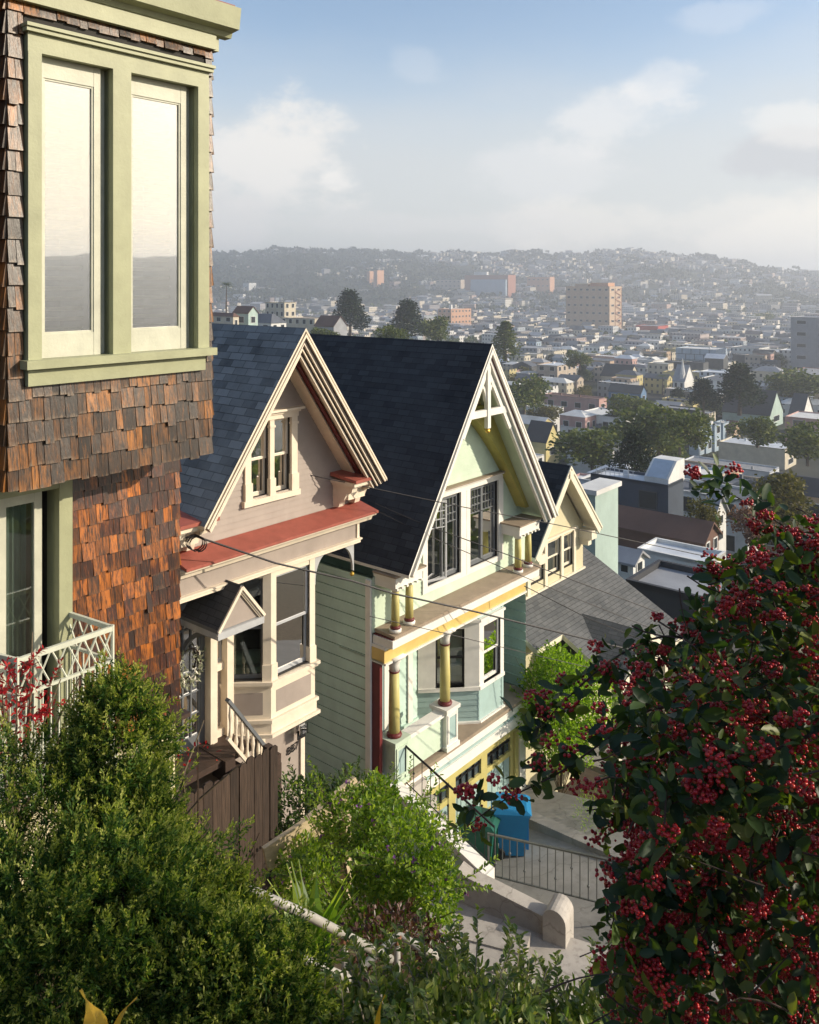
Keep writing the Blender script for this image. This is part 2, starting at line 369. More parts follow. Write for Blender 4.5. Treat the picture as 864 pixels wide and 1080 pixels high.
def gable_roof(mb, fr, tc, half, za, ze, nf, nb, th, m=0, ml=1, left=True, right=True):
    """two slabs, ridge along n from nf to nb; top face material m, edges ml"""
    for sgn, on in ((-1, left), (1, right)):
        if not on: continue
        a, b = fr(tc, nf, za), fr(tc, nb, za); c, d = fr(tc+sgn*half, nb, ze), fr(tc+sgn*half, nf, ze)
        nrm = (b-a).cross(d-a).normalized(); nrm = nrm if nrm.z > 0 else -nrm
        pts = [a, b, c, d]; i = len(mb.v)
        lo = [p-Z*th for p in pts]
        mb.poly(pts if (b-a).cross(d-a).z > 0 else pts[::-1], m)
        mb.poly(lo if (b-a).cross(d-a).z < 0 else lo[::-1], ml)
        for k in range(4):
            e = (k+1) % 4
            if k == 0: continue
            mb.poly([pts[k], pts[e], lo[e], lo[k]], ml)

# ------------------------------------------------------------------ brown shingled house
def shingles(mb, fr, t0, t1, z0, z1, n, course, holes=(), wmin=.04, wmax=.11, uniform=False):
    k = 0; z = z0
    while z < z1-.01:
        zt = min(z+course+.012, z1); segs = [(t0, t1)]
        for h in holes:
            if h[2] < z+course*.6 and h[3] > z+course*.4:
                segs = [q for a, b in segs for q in ((a, min(b, h[0])), (max(a, h[1]), b)) if q[1]-q[0] > .01]
        for a, b in segs:
            x = a
            while x < b-.005:
                w = random.uniform(wmin, wmax); xe = min(x+w, b)
                if b-xe < .03: xe = b
                o = n+.017+random.uniform(0, .009); d = random.uniform(-.012, .008); g = .0016
                if random.random() < .04: o += .006; d -= .012
                i = len(mb.f)
                mb.hexa([fr(x+g, n-.003, z+d), fr(xe-g, n-.003, z+d), fr(xe-g, o, z+d), fr(x+g, o, z+d),
                         fr(x+g, n-.003, zt), fr(xe-g, n-.003, zt), fr(xe-g, n+.003, zt), fr(x+g, n+.003, zt)])
                for q in range(6): mb.uv[i+q] = [(0, .1)]*4
                mb.uv[i+4] = [(1, 0), (0, 0), (0, 1), (1, 1)]
                x = xe
        z += course; k += 1
sh = thing('shingled_house', L(-.6, -.5, -3.9), 'tall brown house clad in weathered cedar shingles with sage green window trim', 'house')
m = MB(); shingles(m, L, -1.36, .055, -1.19, 1.62, 0, .13, [(-1.27, .0, -.54, 1.47)])
SL = Fr(L(-1.36, 0, 0), -N, -U); shingles(m, SL, 0, 1.6, -1.19, 1.62, 0, .13)
SRr = Fr(L(.055, 0, 0), -N, U); shingles(m, SRr, 0, 1.6, -1.19, 1.62, 0, .13, wmin=.1, wmax=.25)
obj('bay_wall', m, SH_UP, sh)
m = MB(); m.box(L, -1.34, .0, -.7, -.002, -1.185, -.6, 1); m.box(L, -1.34, -1.27, -.7, -.002, -.6, 1.62, 1); m.box(L, -1.26, .0, -.7, -.002, 1.47, 1.62, 1)
m.box(L, -3.2, .1, -8, -.7, -3.1, 1.62, 0); obj('house_frame', m, [SH_UP, DARK], sh)
m = MB(); shingles(m, L, -2.6, .12, -3.14, -1.19, -.47, .117, [(-1.62, -.74, -3.0, -1.24)])
shingles(m, Fr(L(.12, -.47, 0), -N, U), 0, 1.6, -3.14, -1.19, 0, .117, wmin=.1, wmax=.25)
obj('lower_wall', m, SH_LO, sh)
m = MB(); m.box(L, -2.6, .1, -7.9, -.49, -4.7, -3.15); obj('foundation', m, STUC, sh)
m = MB(); m.box(L, -2.6, .15, -.5, -.37, -3.17, -3.14); obj('ledge_board', m, DECKW, sh)
m = MB()   # cornice: frieze board, crown and deck edge
for fr, a, b in ((L, -1.45, .06), (Fr(L(.055, 0, 0), -N, U), -.02, 2.5)):
    m.box(fr, a, b, -.01, .05, 1.60, 1.70, 0)
    m.prism([fr(a, -.01, 1.70), fr(a, .06, 1.70), fr(a, .075, 1.735), fr(a, .15, 1.745), fr(a, .17, 1.89), fr(a, -.01, 1.89)], fr.u*(b+.12-a))
    m.box(fr, a, b+.1, -.3, .13, 1.892, 1.915, 1)
obj('cornice', m, [SAGE, MAROON], sh)
m = MB(); m.box(L, -2.4, -.05, -2.5, 0, 1.80, 1.88); obj('roof_deck', m, DECKW, sh)
for t in (-.07, -.75, -1.4):
    m = MB(); m.box(L, t-.05, t+.05, -.2, -.08, 1.9, 2.9); obj('deck_post', m, SAGE if t > -.2 else DECKW, sh)
m = MB(); m.box(L, -2, .05, -.18, -.1, 2.18, 2.28); obj('deck_rail', m, DECKW, sh)
# the upper double window
MU0, MU1 = L.un(115, 230)[0], L.un(134, 230)[0]
m = MB()
m.box(L, -1.26, -1.18, -.01, .05, -.45, 1.32); m.box(L, -.09, .0, -.01, .05, -.45, 1.32); m.box(L, MU0, MU1, -.06, .048, -.45, 1.32)
m.box(L, -1.26, .0, -.01, .046, 1.32, 1.43); m.box(L, -1.28, .02, -.01, .075, 1.43, 1.455); m.box(L, -1.285, .025, -.01, .09, 1.455, 1.475)
m.box(L, -1.29, .03, -.01, .1, -.5, -.45); m.box(L, -1.26, -.03, -.01, .05, -.6, -.5)
for a, b in ((-1.18, MU0), (MU1, -.09)): niche(m, L, a, b, -.45, 1.32, .0, .1, 0, False); niche(m, L, a, b, -.45, 1.32, -.1, .5, 1)
sw_ = obj('window', m, [SAGE, DARK], sh)
for a, b in ((-1.18, MU0-.045), (MU1, -.135)):
    s = MB(); ring(s, L, a, b, -.45, 1.32, .045, -.055, -.02, wb=.14, wt=.12); ring(s, L, a+.045, b-.045, -.31, 1.2, .012, -.05, -.027)
    s.box(L, b, b+.045, -.075, -.055, -.45, 1.32); obj('sash', s, SASHW, sw_)
    p = MB(); p.box(L, a+.05, b-.05, -.042, -.038, -.31, 1.2); obj('pane', p, GLASSR, sw_)
    slats(sw_, L, a+.05, b-.07, -.3, 1.2, -.13, .062)
# french door with its little iron balcony
m = MB(); niche(m, L, -1.62, -.83, -2.98, -1.33, -.47, .1, 0, False); niche(m, L, -1.62, -.83, -2.98, -1.33, -.57, .5, 1)
m.box(L, -.83, -.74, -.5, -.41, -2.98, -1.27); m.box(L, -1.7, -.83, -.5, -.413, -1.33, -1.27); m.box(L, -1.7, -1.62, -.5, -.41, -2.98, -1.33)
fd = obj('french_door', m, [SAGE, DARK], sh)
for a, b in ((-1.6, -1.185), (-1.18, -.9)):
    s = MB(); ring(s, L, a, b, -2.97, -1.34, .05, -.54, -.5, wb=.16, wt=.07); obj('door_leaf', s, SASHW, fd)
    p = MB(); p.box(L, a+.05, b-.05, -.525, -.52, -2.81, -1.41); obj('pane', p, GLASS, fd)
    q = MB()
    for i in range(16):
        x0 = a+.05+(b-a-.1)*i/16; x1 = x0+(b-a-.1)/16
        q.poly([L(x0, -.62+.012*math.sin(i*1.7), -2.9), L(x1, -.62+.012*math.sin(i*1.7+1.7), -2.9), L(x1, -.62+.012*math.sin(i*1.7+1.7), -1.4), L(x0, -.62+.012*math.sin(i*1.7), -1.4)])
    obj('curtain', q, CURT, fd)
m = MB(); zt, zb, z0 = -2.165, -2.37, -2.95
cor = [L(-1.42, -.45, 0), L(-1.3, 0, 0), L(-.7, 0, 0), L(-.76, -.45, 0)]
for a, b in zip(cor, cor[1:]):
    for z, w in ((zt, .03), (zb, .016), (z0+.06, .016)): m.beam(a+Z*z, b+Z*z, w, .02)
    ln = (b-a).length; k = max(2, round(ln/.105))
    for i in range(k):
        p, q = a.lerp(b, i/k), a.lerp(b, (i+1)/k)
        m.tube([p+Z*zt, q+Z*zb], .006, 5); m.tube([p+Z*zb, q+Z*zt], .006, 5); m.tube([p+Z*zb, p+Z*z0], .006, 5); r_ = p.lerp(q, .5); m.tube([r_+Z*zb, r_+Z*z0], .006, 5)
for p in cor: m.tube([p+Z*z0, p+Z*(zt+.02)], .012, 6); 
m.tube([cor[3]+Z*zt, cor[3]+Z*(zt+.09)], .012, 6); m.ball(cor[3]+Z*(zt+.1), .018)
bal = MB(); bal.box(L, -1.45, -.68, -.46, .03, -3.02, -2.95); bo = obj('balcony', bal, WROT, sh); obj('railing', m, WROT, bo)

# ------------------------------------------------------------------ taupe cottage with the red ledges
ct = thing('gabled_cottage', S(-2.2, -1, -9.2), 'taupe gabled cottage with cream trim and brick red ledges', 'house')
za, ze, tc, hf, nov = -.79, -3.72, -2.3, 2.1, .65
m = MB(); siding(m, S, [(-4.33, -5.0), (-.27, -5.0), (-.27, -3.75), (tc, -.98), (-4.33, -3.75)], 0, .105, .015, [(-2.87, -1.9, -3.72, -2.42)])
# right and left flanks, lower front
siding(m, Fr(S(-.27, 0, 0), -N, U), [(0, -5.0), (9, -5.0), (9, -3.7), (0, -3.7)], 0, .14); siding(m, Fr(S(-1.5, -.45, 0), -N, U), [(0, -12.4), (9, -12.4), (9, -5.0), (0, -5.0)], 0, .14); siding(m, Fr(S(-4.33, 0, 0), -N, -U), [(0, -12.4), (9, -12.4), (9, -3.7), (0, -3.7)], 0, .14)
m.box(S, -4.35, -1.5, -.47, -.45, -8.9, -5.03); m.box(S, -4.35, -.3, -9, 0, -5.03, -5.0)
obj('wall', m, TAUPE, ct)
m = MB(); gable_roof(m, S, tc, hf, za, ze, nov+.16, -9.5, .05, 0, 1); rf = obj('roof', m, [ASPH_B, CREAM], ct)
m = MB()   # moulded rake: bands stepping down under the roof edge
for sg in (1, -1):
    top = V((0, 0, 0)); dt = hf; dz = ze-za; ln = math.hypot(dt, dz); px_, pz_ = dz/ln*sg, -dt/ln   # inward normal in (t,z): below the slope
    bands = [(a_+.055, b_+.055, c_, d_) for a_, b_, c_, d_ in [(.0, .035, nov+.17, 0), (.035, .085, nov+.13, 3), (.085, .11, nov+.12, 0), (.11, .15, nov+.07, 3), (.15, .17, nov+.075, 0), (.17, .2, nov+.03, 3), (.2, .235, nov+.02, 0)]]
    def rk(s_, d, n): s0 = abs(px_)*d/dt; s_ = s0+(1-s0)*s_; return S(tc+sg*(dt*s_)+px_*d, n, za+dz*s_+pz_*d)
    for d0, d1, n_, mi in bands:
        c = [rk(s_, d, q) for s_, d in ((0, d0), (1, d0), (1, d1), (0, d1)) for q in (nov-.05, n_)]
        m.hexa([c[0], c[2], c[3], c[1], c[6], c[4], c[5], c[7]][0:4]+[c[6], c[4], c[5], c[7]], mi)
    # soffit with the dark red strip
    for n0, n1, d, mi in ((nov-.05, .42, .16, 0), (.42, .31, .2, 1), (.31, .0, .24, 2)):
        a = [rk(.02, d, n0), rk(1, d, n0), rk(1, d, n1), rk(.02, d, n1)]; b = [p-Z*.04 for p in a]; m.hexa(a+b, mi)
obj('rake_trim', m, [CREAM, MAROON, CREAM, BROWNT], ct)
w = MB(); w.box(S, -3.02, -1.75, -.01, .10, -2.335, -2.29); w.box(S, -3.06, -1.70, -.01, .16, -2.29, -2.25); w.box(S, -3.0, -1.78, -.01, .07, -2.42, -2.335)
w.box(S, -3.04, -1.75, -.01, .09, -3.84, -3.74)
for a, b in ((-2.99, -2.86), (-2.44, -2.34), (-1.93, -1.79)):
    w.box(S, a, b, -.01, .05, -3.74, -2.42); w.box(S, a-.015, b+.015, -.01, .075, -3.74, -3.45); w.box(S, a-.012, b+.012, -.01, .07, -2.56, -2.52)
obj('window_surround', w, CREAM, ct)
for a, b in ((-2.86, -2.44), (-2.34, -1.93)): window(ct, S, a, b, -3.73, -2.43, 0, CREAM, case=False, casem=CREAM, rec=.06, curtain=(.3, .25, -3.7, -2.45))
# red topped bracket blocks at the eaves
for a, b in ((-.93, -.18), (-4.75, -4.02)):
    m = MB(); n1 = .66
    m.hexa([S(a, 0, -3.66), S(b, 0, -3.66), S(b, n1+.03, -3.72), S(a, n1+.03, -3.72), S(a, 0, -3.60), S(b, 0, -3.60), S(b, n1+.03, -3.665), S(a, n1+.03, -3.665)], 1)
    m.box(S, a+.02, b-.02, 0, n1-.03, -3.80, -3.725); m.box(S, a+.05, b-.05, 0, n1-.1, -3.84, -3.80)
    prof = [(0, -3.84), (n1-.14, -3.84), (n1-.16, -3.93), (n1-.3, -3.98), (n1-.36, -4.1), (n1-.46, -4.14), (n1-.5, -4.25), (0, -4.27)]
    for q in ((a+.08, a+.22), (b-.24, b-.1)):
        m.prism([S(q[0], n, z) for n, z in prof], U*(q[1]-q[0]))
    m.box(S, a+.14, b-.16, 0, n1-.3, -4.1, -3.84)
    obj('eave_bracket', m, [CREAM, REDP], ct)
m = MB(); m.hexa([S(-4.5, 0, -4.34), S(-.12, 0, -4.34), S(-.1, .5, -4.45), S(-4.5, .5, -4.45), S(-4.5, 0, -4.28), S(-.12, 0, -4.28), S(-.1, .5, -4.405), S(-4.5, .5, -4.405)])
obj('red_ledge', m, REDP, ct)
m = MB(); m.prism([S(-4.5, 0, -4.45), S(-4.5, .47, -4.452), S(-4.5, .46, -4.49), S(-4.5, .36, -4.53), S(-4.5, .33, -4.6), S(-4.5, .24, -4.62), S(-4.5, 0, -4.62)], U*4.38)
m.box(S, -4.5, -.36, -.5, .27, -5.0, -4.94); m.box(S, -4.5, -.34, -.5, .3, -4.94, -4.91); m.box(S, -.42, -.36, .1, .24, -4.91, -4.62)
obj('ledge_cornice', m, CREAM, ct)
m = MB(); m.box(S, -4.5, -.38, -.45, .21, -4.92, -4.62); m.box(S, -4.5, -.38, -.45, .2, -5.0, -4.92); obj('frieze', m, TAUPE, ct)
def spandrel(mb, fr, t0, n, z, w, h, sg, th=.05):   # pierced curved bracket
    out = [(0, 0), (w, 0)]; k = 10
    for i in range(k+1):
        a = i/k*math.pi/2; out.append((w*(1-math.sin(a))*.98+.03*(i/k), -h*(1-math.cos(a))-.04))
    out.append((0, -h-.06))
    mb.prism([fr(t0+sg*x, n, z+y) for x, y in out], fr.n*th)
for t, sg in ((-1.47, 1), (-.42, -1)):
    m = MB(); spandrel(m, S, t, .1, -5.0, .34, .5, sg); 
    if sg < 0: m.ball(S(t-.02, .12, -5.62), .045, 1)
    obj('curved_bracket', m, [LGREY, GOLD], ct)
# bay window
m = MB(); bz0, bz1 = -6.9, -5.0
A = S; B = S.sub(-2.55, .2, R(-135)); B = Fr(S(-2.55, .2, 0), -(U+N).normalized(), (N-U).normalized())   # facet runs back to the left
bl = .92
for fr, a, b in ((Fr(S(0, .2, 0)), -2.55, -1.5),):
    m.box(fr, a, a+.12, -.1, .0, bz0, bz1); m.box(fr, b-.13, b, -.1, .0, bz0, bz1); m.box(fr, a-.01, a+.135, -.1, .02, bz0, bz0+.28); m.box(fr, b-.145, b+.015, -.1, .02, bz0, bz0+.28)
    m.box(fr, a+.12, b-.13, -.1, -.012, bz1-.12, bz1); m.box(fr, a, b, -.1, -.004, -7.56, bz0-.02)
m.box(B, 0, .14, -.12, -.0, bz0, bz1); m.box(B, bl-.13, bl, -.1, .0, bz0, bz1); m.box(B, .14, bl-.13, -.1, -.005, bz1-.12, bz1); m.box(B, 0, bl, -.1, -.004, -7.56, bz0-.02)
m.box(B, -.01, .15, -.12, .02, bz0, bz0+.28)
pl = lambda e: [S(-2.55-.41*e, .2+e, 0), S(-1.5+e, .2+e, 0), S(-1.5+e, -.46, 0), S(-2.55-.41*e-.66, .2-.66, 0)]
for e, z0_, z1_ in ((.07, -6.96, -6.9), (.04, -7.0, -6.96), (.05, -7.62, -7.56), (.02, -7.8, -7.62), (.07, -7.86, -7.8)):
    m.prism([p+Z*z0_ for p in pl(e)], Z*(z1_-z0_))
m.box(S, -1.6, -1.5, -.45, .1, -7.56, bz1)
obj('bay_window', m, CREAM, ct)
m = MB(); m.box(S, -2.43, -1.6, .19, .2, -7.48, -7.1); m.box(B, .14, bl-.12, -.01, .0, -7.48, -7.1); obj('bay_panel', m, TAUPE, ct)
b1 = window(ct, Fr(S(0, .2, 0)), -2.43, -1.63, bz0+.02, bz1-.12, -.01, LGREY, case=False, rec=.05, d=.45, glass=GLASS)
b2 = window(ct, B, .14, bl-.13, bz0+.02, bz1-.12, -.01, GREYP, case=False, rec=.05, d=.4)
for wn, fr, a, b in ((b1, Fr(S(0, .2, 0)), -2.4, -1.66), (b2, B, .18, bl-.16)):
    q = MB(); q.box(fr, a, b, -.42, -.12, bz0+.02, bz0+.2); q.tube([fr(a+(b-a)*f, -.3+.02*math.sin(f*7), bz0+.3+.02*math.sin(f*9)) for f in (0, .05, .3, .6, .95, 1)], [.05, .12, .13, .125, .12, .05], 12)
    obj('cushion', q, PILLOW, wn)
m = MB(); m.box(S, -2.3, -1.3, -.32, -.3, -12.4, -7.86, 1); m.box(S, -2.38, -2.28, -.33, -.26, -12.4, -7.86); m.box(S, -1.42, -1.32, -.33, -.26, -12.4, -7.86); m.box(S, -4.2, -2.3, -.44, -.4, -12, -7.86, 1)
obj('basement_wall', m, [CREAM, TAUPE], ct)
m = MB(); lt = S.un(318, 774, -.12); lt = S(lt[0], -.12, lt[1])
m.beam(lt+Z*.13-N*.15, lt+Z*.13, .02, .02); m.beam(lt+Z*.0-U*.1, lt+Z*.0+U*.1, .16, .02); m.beam(lt+Z*.2-U*.08, lt+Z*.2+U*.08, .12, .02)
for dx in (-.09, .09):
    for dn in (-.07, .07): m.beam(lt+U*dx+N*dn, lt+U*dx+N*dn+Z*.2, .012, .012)
lo = obj('wall_lantern', m, BLACK, ct); m = MB(); m.hexa([lt+U*x+N*y+Z*z for z in (.02, .18) for x, y in ((-.08, -.06), (.08, -.06), (.08, .06), (-.08, .06))]); obj('lantern_glass', m, GLASS, lo)
# numerals on the basement post, rising to the right
def text(name, body, size, origin, xa, ya, mat, parent, ext=.006):
    cu = bpy.data.curves.new(name, 'FONT'); cu.body = body; cu.size = size; cu.extrude = ext; cu.align_x = 'CENTER'
    tmp = bpy.data.objects.new(name, cu); COL.objects.link(tmp); bpy.context.view_layer.update()
    me = bpy.data.meshes.new_from_object(tmp.evaluated_get(bpy.context.evaluated_depsgraph_get())); bpy.data.objects.remove(tmp)
    xa = V(xa).normalized(); ya = V(ya).normalized(); za_ = xa.cross(ya)
    for v in me.vertices: v.co = V(origin)+xa*v.co.x+ya*v.co.y+za_*v.co.z
    me.materials.clear(); me.materials.append(mat); return mesh_obj(name, me, parent)
hn = S.un(309, 793, -.28); text('house_number', '887', .2, S(hn[0], -.28, hn[1]), U+Z*.1, Z, BLACK, ct, .004)
# entry: post, door with panes, sidelight, hood
dz0, dz1 = -7.75, -5.25
m = MB(); m.box(S, -3.52, -3.38, -.46, -.2, dz0, -5.0); m.box(S, -3.16, -3.02, -.46, -.22, dz0, -5.0); m.box(S, -3.38, -3.16, -.45, -.3, -6.62, -6.5); m.box(S, -4.33, -4.2, -.46, -.2, dz0, -5.0); m.box(S, -3.38, -3.16, -.45, -.3, -7.75, -7.62)
obj('door_surround', m, CREAM, ct)
m = MB(); m.box(S, -3.37, -3.17, -.44, -.4, -7.62, -6.62); obj('sidelight_panel', m, TAUPE, ct)
window(ct, S, -3.38, -3.16, -6.5, -5.35, -.44, LGREY, case=False, mid=False, rec=-.07, muntin=(2, 4, -6.46, -5.4), name='sidelight', d=.3)
m = MB(); m.box(S, -4.2, -3.52, -.44, -.42, dz0, -5.05, 1); ring(m, S, -4.2, -3.52, dz0, -5.3, .09, -.42, -.36, wb=.2)
for i in range(1, 4): x = -4.11+.5*i/3.1; m.box(S, x-.012, x+.012, -.42, -.37, dz0+.2, -5.39)
for j in range(1, 6): z = dz0+.2+(2.16)*j/6; m.box(S, -4.11, -3.61, -.42, -.372, z-.012, z+.012)
dr = obj('entry_door', m, [GREYP, DARK], ct); m = MB(); m.box(S, -4.11, -3.61, -.4, -.395, dz0+.2, -5.39); obj('pane', m, GLASS, dr)
m = MB(); hz, hb, hc, hh = -4.88, -5.47, -3.53, .47
gable_roof(m, S, hc, hh, hz, hb, .6, -.44, .06, 0, 1); hd = obj('entry_hood', m, [ASPH_H, GREYP], ct)
m = MB()
for sg in (-1, 1):
    for d0, d1, n_ in ((.0, .045, .63), (.05, .075, .6), (.08, .1, .58)):
        a, b = S(hc, n_, hz-.03-d0*1.3), S(hc+sg*(hh-.0), n_, hb-.03-d0*1.3); m.beam(a, b, d1-d0, .03, Z)
obj('hood_rake', m, CREAM, hd)
m = MB(); m.poly([S(hc-hh+.05, .56, hb-.04), S(hc+hh-.05, .56, hb-.04), S(hc, .56, hz-.1)]); obj('hood_gable', m, TAUPE, hd)
m = MB(); m.box(S, hc-hh, hc+hh, .5, .62, hb-.16, hb-.05); m.box(S, hc-hh, hc-hh+.1, -.4, .5, hb-.16, hb-.05); m.box(S, hc+hh-.1, hc+hh, -.4, .5, hb-.16, hb-.05); obj('hood_beam', m, LGREY, hd)
for t in (-3.92, -3.14):
    m = MB(); k = 8; pts = [S(t, -.4+.85*(1-math.cos(i/k*math.pi/2)), hb-.75+.6*math.sin(i/k*math.pi/2)) for i in range(k+1)]
    for a, b in zip(pts, pts[1:]): m.beam(a, b, .07, .06)
    obj('hood_bracket', m, GREYP, hd)
m = MB(); m.box(S, -4.4, -3.05, -.45, .3, dz0-.1, dz0); m.box(S, -4.5, -3.05, .9, 1.02, dz0-.05, dz0+.1)
for t in (-4.3, -3.7, -3.1): m.box(S, t-.06, t+.06, .9, 1.02, -9.2, dz0-.05)
for i in range(14): m.beam(S(-4.4+i*.06, .95, dz0-.8), S(-4.4+i*.06+.5, .95, dz0-.1), .03, .01); m.beam(S(-4.4+i*.06+.5, .962, dz0-.8), S(-4.4+i*.06, .962, dz0-.1), .03, .01)
obj('entry_deck', m, DECKW, ct)
ra_t, ra_z = S.un(240, 738, .45); ra = S(ra_t, .45, ra_z); rb_t, rb_z = S.un(292, 803, .45); rb = S(rb_t, .45, rb_z)
m = MB(); m.beam(ra, rb, .05, .09); m.beam(ra-Z*.62, rb-Z*.62, .05, .06, m=1)
for i in range(9):
    p = ra.lerp(rb, (i+.5)/9)-Z*.03; m.lathe(p-Z*.58, [(.018, 0), (.035, .1), (.02, .2), (.02, .3), (.035, .4), (.018, .56)], 8, 1)
obj('stair_railing', m, [GREYP, CREAM], ct)
m = MB()
for i in range(9):
    p = ra.lerp(rb, i/9); m.hexa([p+U*x+N*y+Z*z for z in (-1.2, -1.02) for x, y in ((0, -.9), (.2, -.9), (.2, -.05), (0, -.05))])
obj('stair', m, DECKW, ct)
sp = MB(); o_ = S(-4.05, -.8, -1.0); sl = Fr(S(tc, 0, za), U, N)
def onroof(t, n, up=.06): return S(t, n, za+(ze-za)*abs(t-tc)/hf)+(V((0, 0, hf))-U*(-(ze-za)) * (1 if t < tc else -1)).normalized()*up
pa = [onroof(-2.95, -2.0), onroof(-3.62, -2.0), onroof(-3.62, -3.6), onroof(-2.95, -3.6)]
sp.hexa([p-Z*.03 for p in pa]+pa, 0)
spo = obj('solar_panel', sp, pm('solar_cells', (.008, .01, .018), .15, .1, 5, 0), ct)
sp = MB()
for a, b in zip(pa, pa[1:]+pa[:1]): sp.beam(a, b, .03, .03)
obj('panel_frame', sp, pm('aluminium', (.5, .5, .5), .35, .05, 5, 0, metal=.8), spo)
# wreath hanging on the door
wr = MB(); wc = S(-3.86, -.33, -6.33)
for i in range(260):
    a = random.uniform(0, 6.283); b = random.gauss(0, .045); c = random.gauss(0, .035)
    if math.sin(a) > .55 and random.random() < .8: continue
    p = wc+U*(math.cos(a)*(.22+b))+Z*(math.sin(a)*(.26+b)+c)+N*abs(random.gauss(.02, .03))
    d = V((random.gauss(0, 1), random.gauss(0, 1), random.gauss(0, 1))).normalized(); e = d.cross(Z).normalized()
    wr.poly([p-d*.05, p+e*.016, p+d*.05, p-e*.016], 0 if random.random() < .8 else 1)
wr.tube([wc+U*(math.cos(a)*.23)+Z*(math.sin(a)*.27) for a in [k*math.pi/12 for k in range(25)]], .012, 6, 2, False)
wo = obj('wreath', wr, [pm('sage_dried_leaves', (.3, .32, .2), .8, .3, 30, 0), pm('white_dried_flowers', (.75, .7, .6), .8, .1, 30, 0), DECKW])
settag(wo, 'dried leaf and white flower wreath on the cottage entry door', 'wreath')

# ------------------------------------------------------------------ mint green gabled house
gh = thing('gabled_house', G(2.9, -2, -12.5), 'mint green gabled house with black roof, white trim and yellow columns', 'house')
za, ze, tc, hf, nov = -1.36, -5.68, 2.93, 2.8, .75
m = MB(); siding(m, G, [(0, -7.0), (5.75, -7.0), (5.75, -5.95), (tc, -1.66), (0, -5.95)], 0, .1, .017, [(1.62, 4.62, -6.6, -4.68)])
obj('gable_wall', m, MINT, gh)
gl_ = Fr(G(0, 0, 0), -N, -U)
m = MB(); siding(m, gl_, [(0, -12.9), (11, -12.9), (11, -5.92), (0, -5.92)], 0, .235, .03, groove=.02); m.box(gl_, -.0, .13, -.01, .045, -12.9, -5.95, 1)
obj('side_wall', m, [MINT_SKYTINT, WHITE], gh)
m = MB(); siding(m, Fr(G(5.75, 0, 0), -N, U), [(0, -13.5), (11, -13.5), (11, -5.92), (0, -5.92)], 0, .235, .03, groove=.02); m.box(G, 0, 5.7, -11, -10.9, -13, -5.95); m.poly([G(0, -10.9, -5.95), G(5.75, -10.9, -5.95), G(tc, -10.9, -1.66)]); obj('rear_wall', m, MINT_SKYTINT, gh)
m = MB(); gable_roof(m, G, tc, hf+.06, za, ze, nov+.16, -11.3, .06, 0, 1); obj('roof', m, [ASPH_K, WHITE], gh)
m = MB(); dt, dz = hf, ze-za; ln = math.hypot(dt, dz)
for sg in (1, -1):
    px_, pz_ = dz/ln*sg, -dt/ln
    rk = lambda s_, d, n, sg=sg, px_=px_, pz_=pz_: (lambda q: G(tc+sg*(dt*q)+px_*d, n, za+dz*q+pz_*d))(abs(px_)*d/dt+(1-abs(px_)*d/dt)*s_)
    for d0, d1, n_, mi in ((.06, .12, nov+.17, 0), (.12, .15, nov+.11, 1), (.15, .22, nov+.1, 0), (.22, .24, nov+.03, 2), (.24, .3, nov+.02, 0)):
        c = [[rk(s_, d, q) for s_, d in ((0, d0), (1.0, d0), (1.0, d1), (0, d1))] for q in (nov-.06, n_)]; m.hexa(c[0]+c[1], mi)
    for n0, n1, d, mi in ((nov-.06, .0, .16, 2),):
        a = [rk(.02, d, n0), rk(1, d, n0), rk(1, d, n1), rk(.02, d, n1)]; m.hexa([p-Z*.04 for p in a]+a, mi)
obj('rake_trim', m, [WHITE, MAROON, MINT], gh)
m = MB()   # gable truss: king post, collar, second pair of rafters, curved struts
zc = za-1.34*.85-.38; 
def tb(a, b, w, h, mm=0, n=nov+.0): m.beam(G(a[0], n, a[1]), G(b[0], n, b[1]), w, h, N, mm)
htz = lambda z: (za-.3-z)/(dz*-1)*dt
tb((tc, za-.2), (tc, zc-.34), .1, .11, 0, nov+.03); tb((tc-htz(zc)-.05, zc), (tc+htz(zc)+.05, zc), .09, .15, 0, nov+.01)
for sg in (-1, 1):
    tb((tc+sg*.02, za-.6), (tc+sg*(htz(zc-.45)-.17), zc-.45), .08, .1)
    k = 7; pts = [(tc+sg*(.05+.3*(1-math.cos(i/k*1.4))), zc+.25+.42*math.sin(i/k*1.4)) for i in range(k+1)]
    for a, b in zip(pts, pts[1:]): tb(a, b, .07, .06)
m.ball(G(tc, nov+.03, zc-.4), .06, 1)
obj('gable_truss', m, [WHITE, GOLD], gh)
m = MB()   # olive curved bargeboard against the wall, yellow slats behind the truss
k = 14
for sg in (-1, 1):
    def cur(i):
        s_ = i/k; z = -3.0-(ze+3.0)*-1*s_ if 0 else -2.95+(ze+.15+2.95)*s_
        lim = (za-.25-z)/(-dz)*dt
        return sg*(lim-.2-.62*(1-s_)**3-.04*math.sin(s_*math.pi)), z, sg*(lim-.02)
    for i in range(k):
        (x0, z0, y0), (x1, z1, y1) = cur(i), cur(i+1)
        q = [(x0, z0), (y0, z0), (y1, z1), (x1, z1)]; m.hexa([G(tc+a, .012, b) for a, b in q]+[G(tc+a, .3, b) for a, b in q])
zt = -2.95; hwz = htz(zt)+.02
m.hexa([G(tc-hwz, .013, zt-.02), G(tc+hwz, .013, zt-.02), G(tc+hwz, .2, zt-.02), G(tc-hwz, .2, zt-.02), G(tc-hwz+.05, .013, zt+.1), G(tc+hwz-.05, .013, zt+.1), G(tc+hwz-.05, .2, zt+.1), G(tc-hwz+.05, .2, zt+.1)])
obj('curved_trim', m, OLIV, gh)
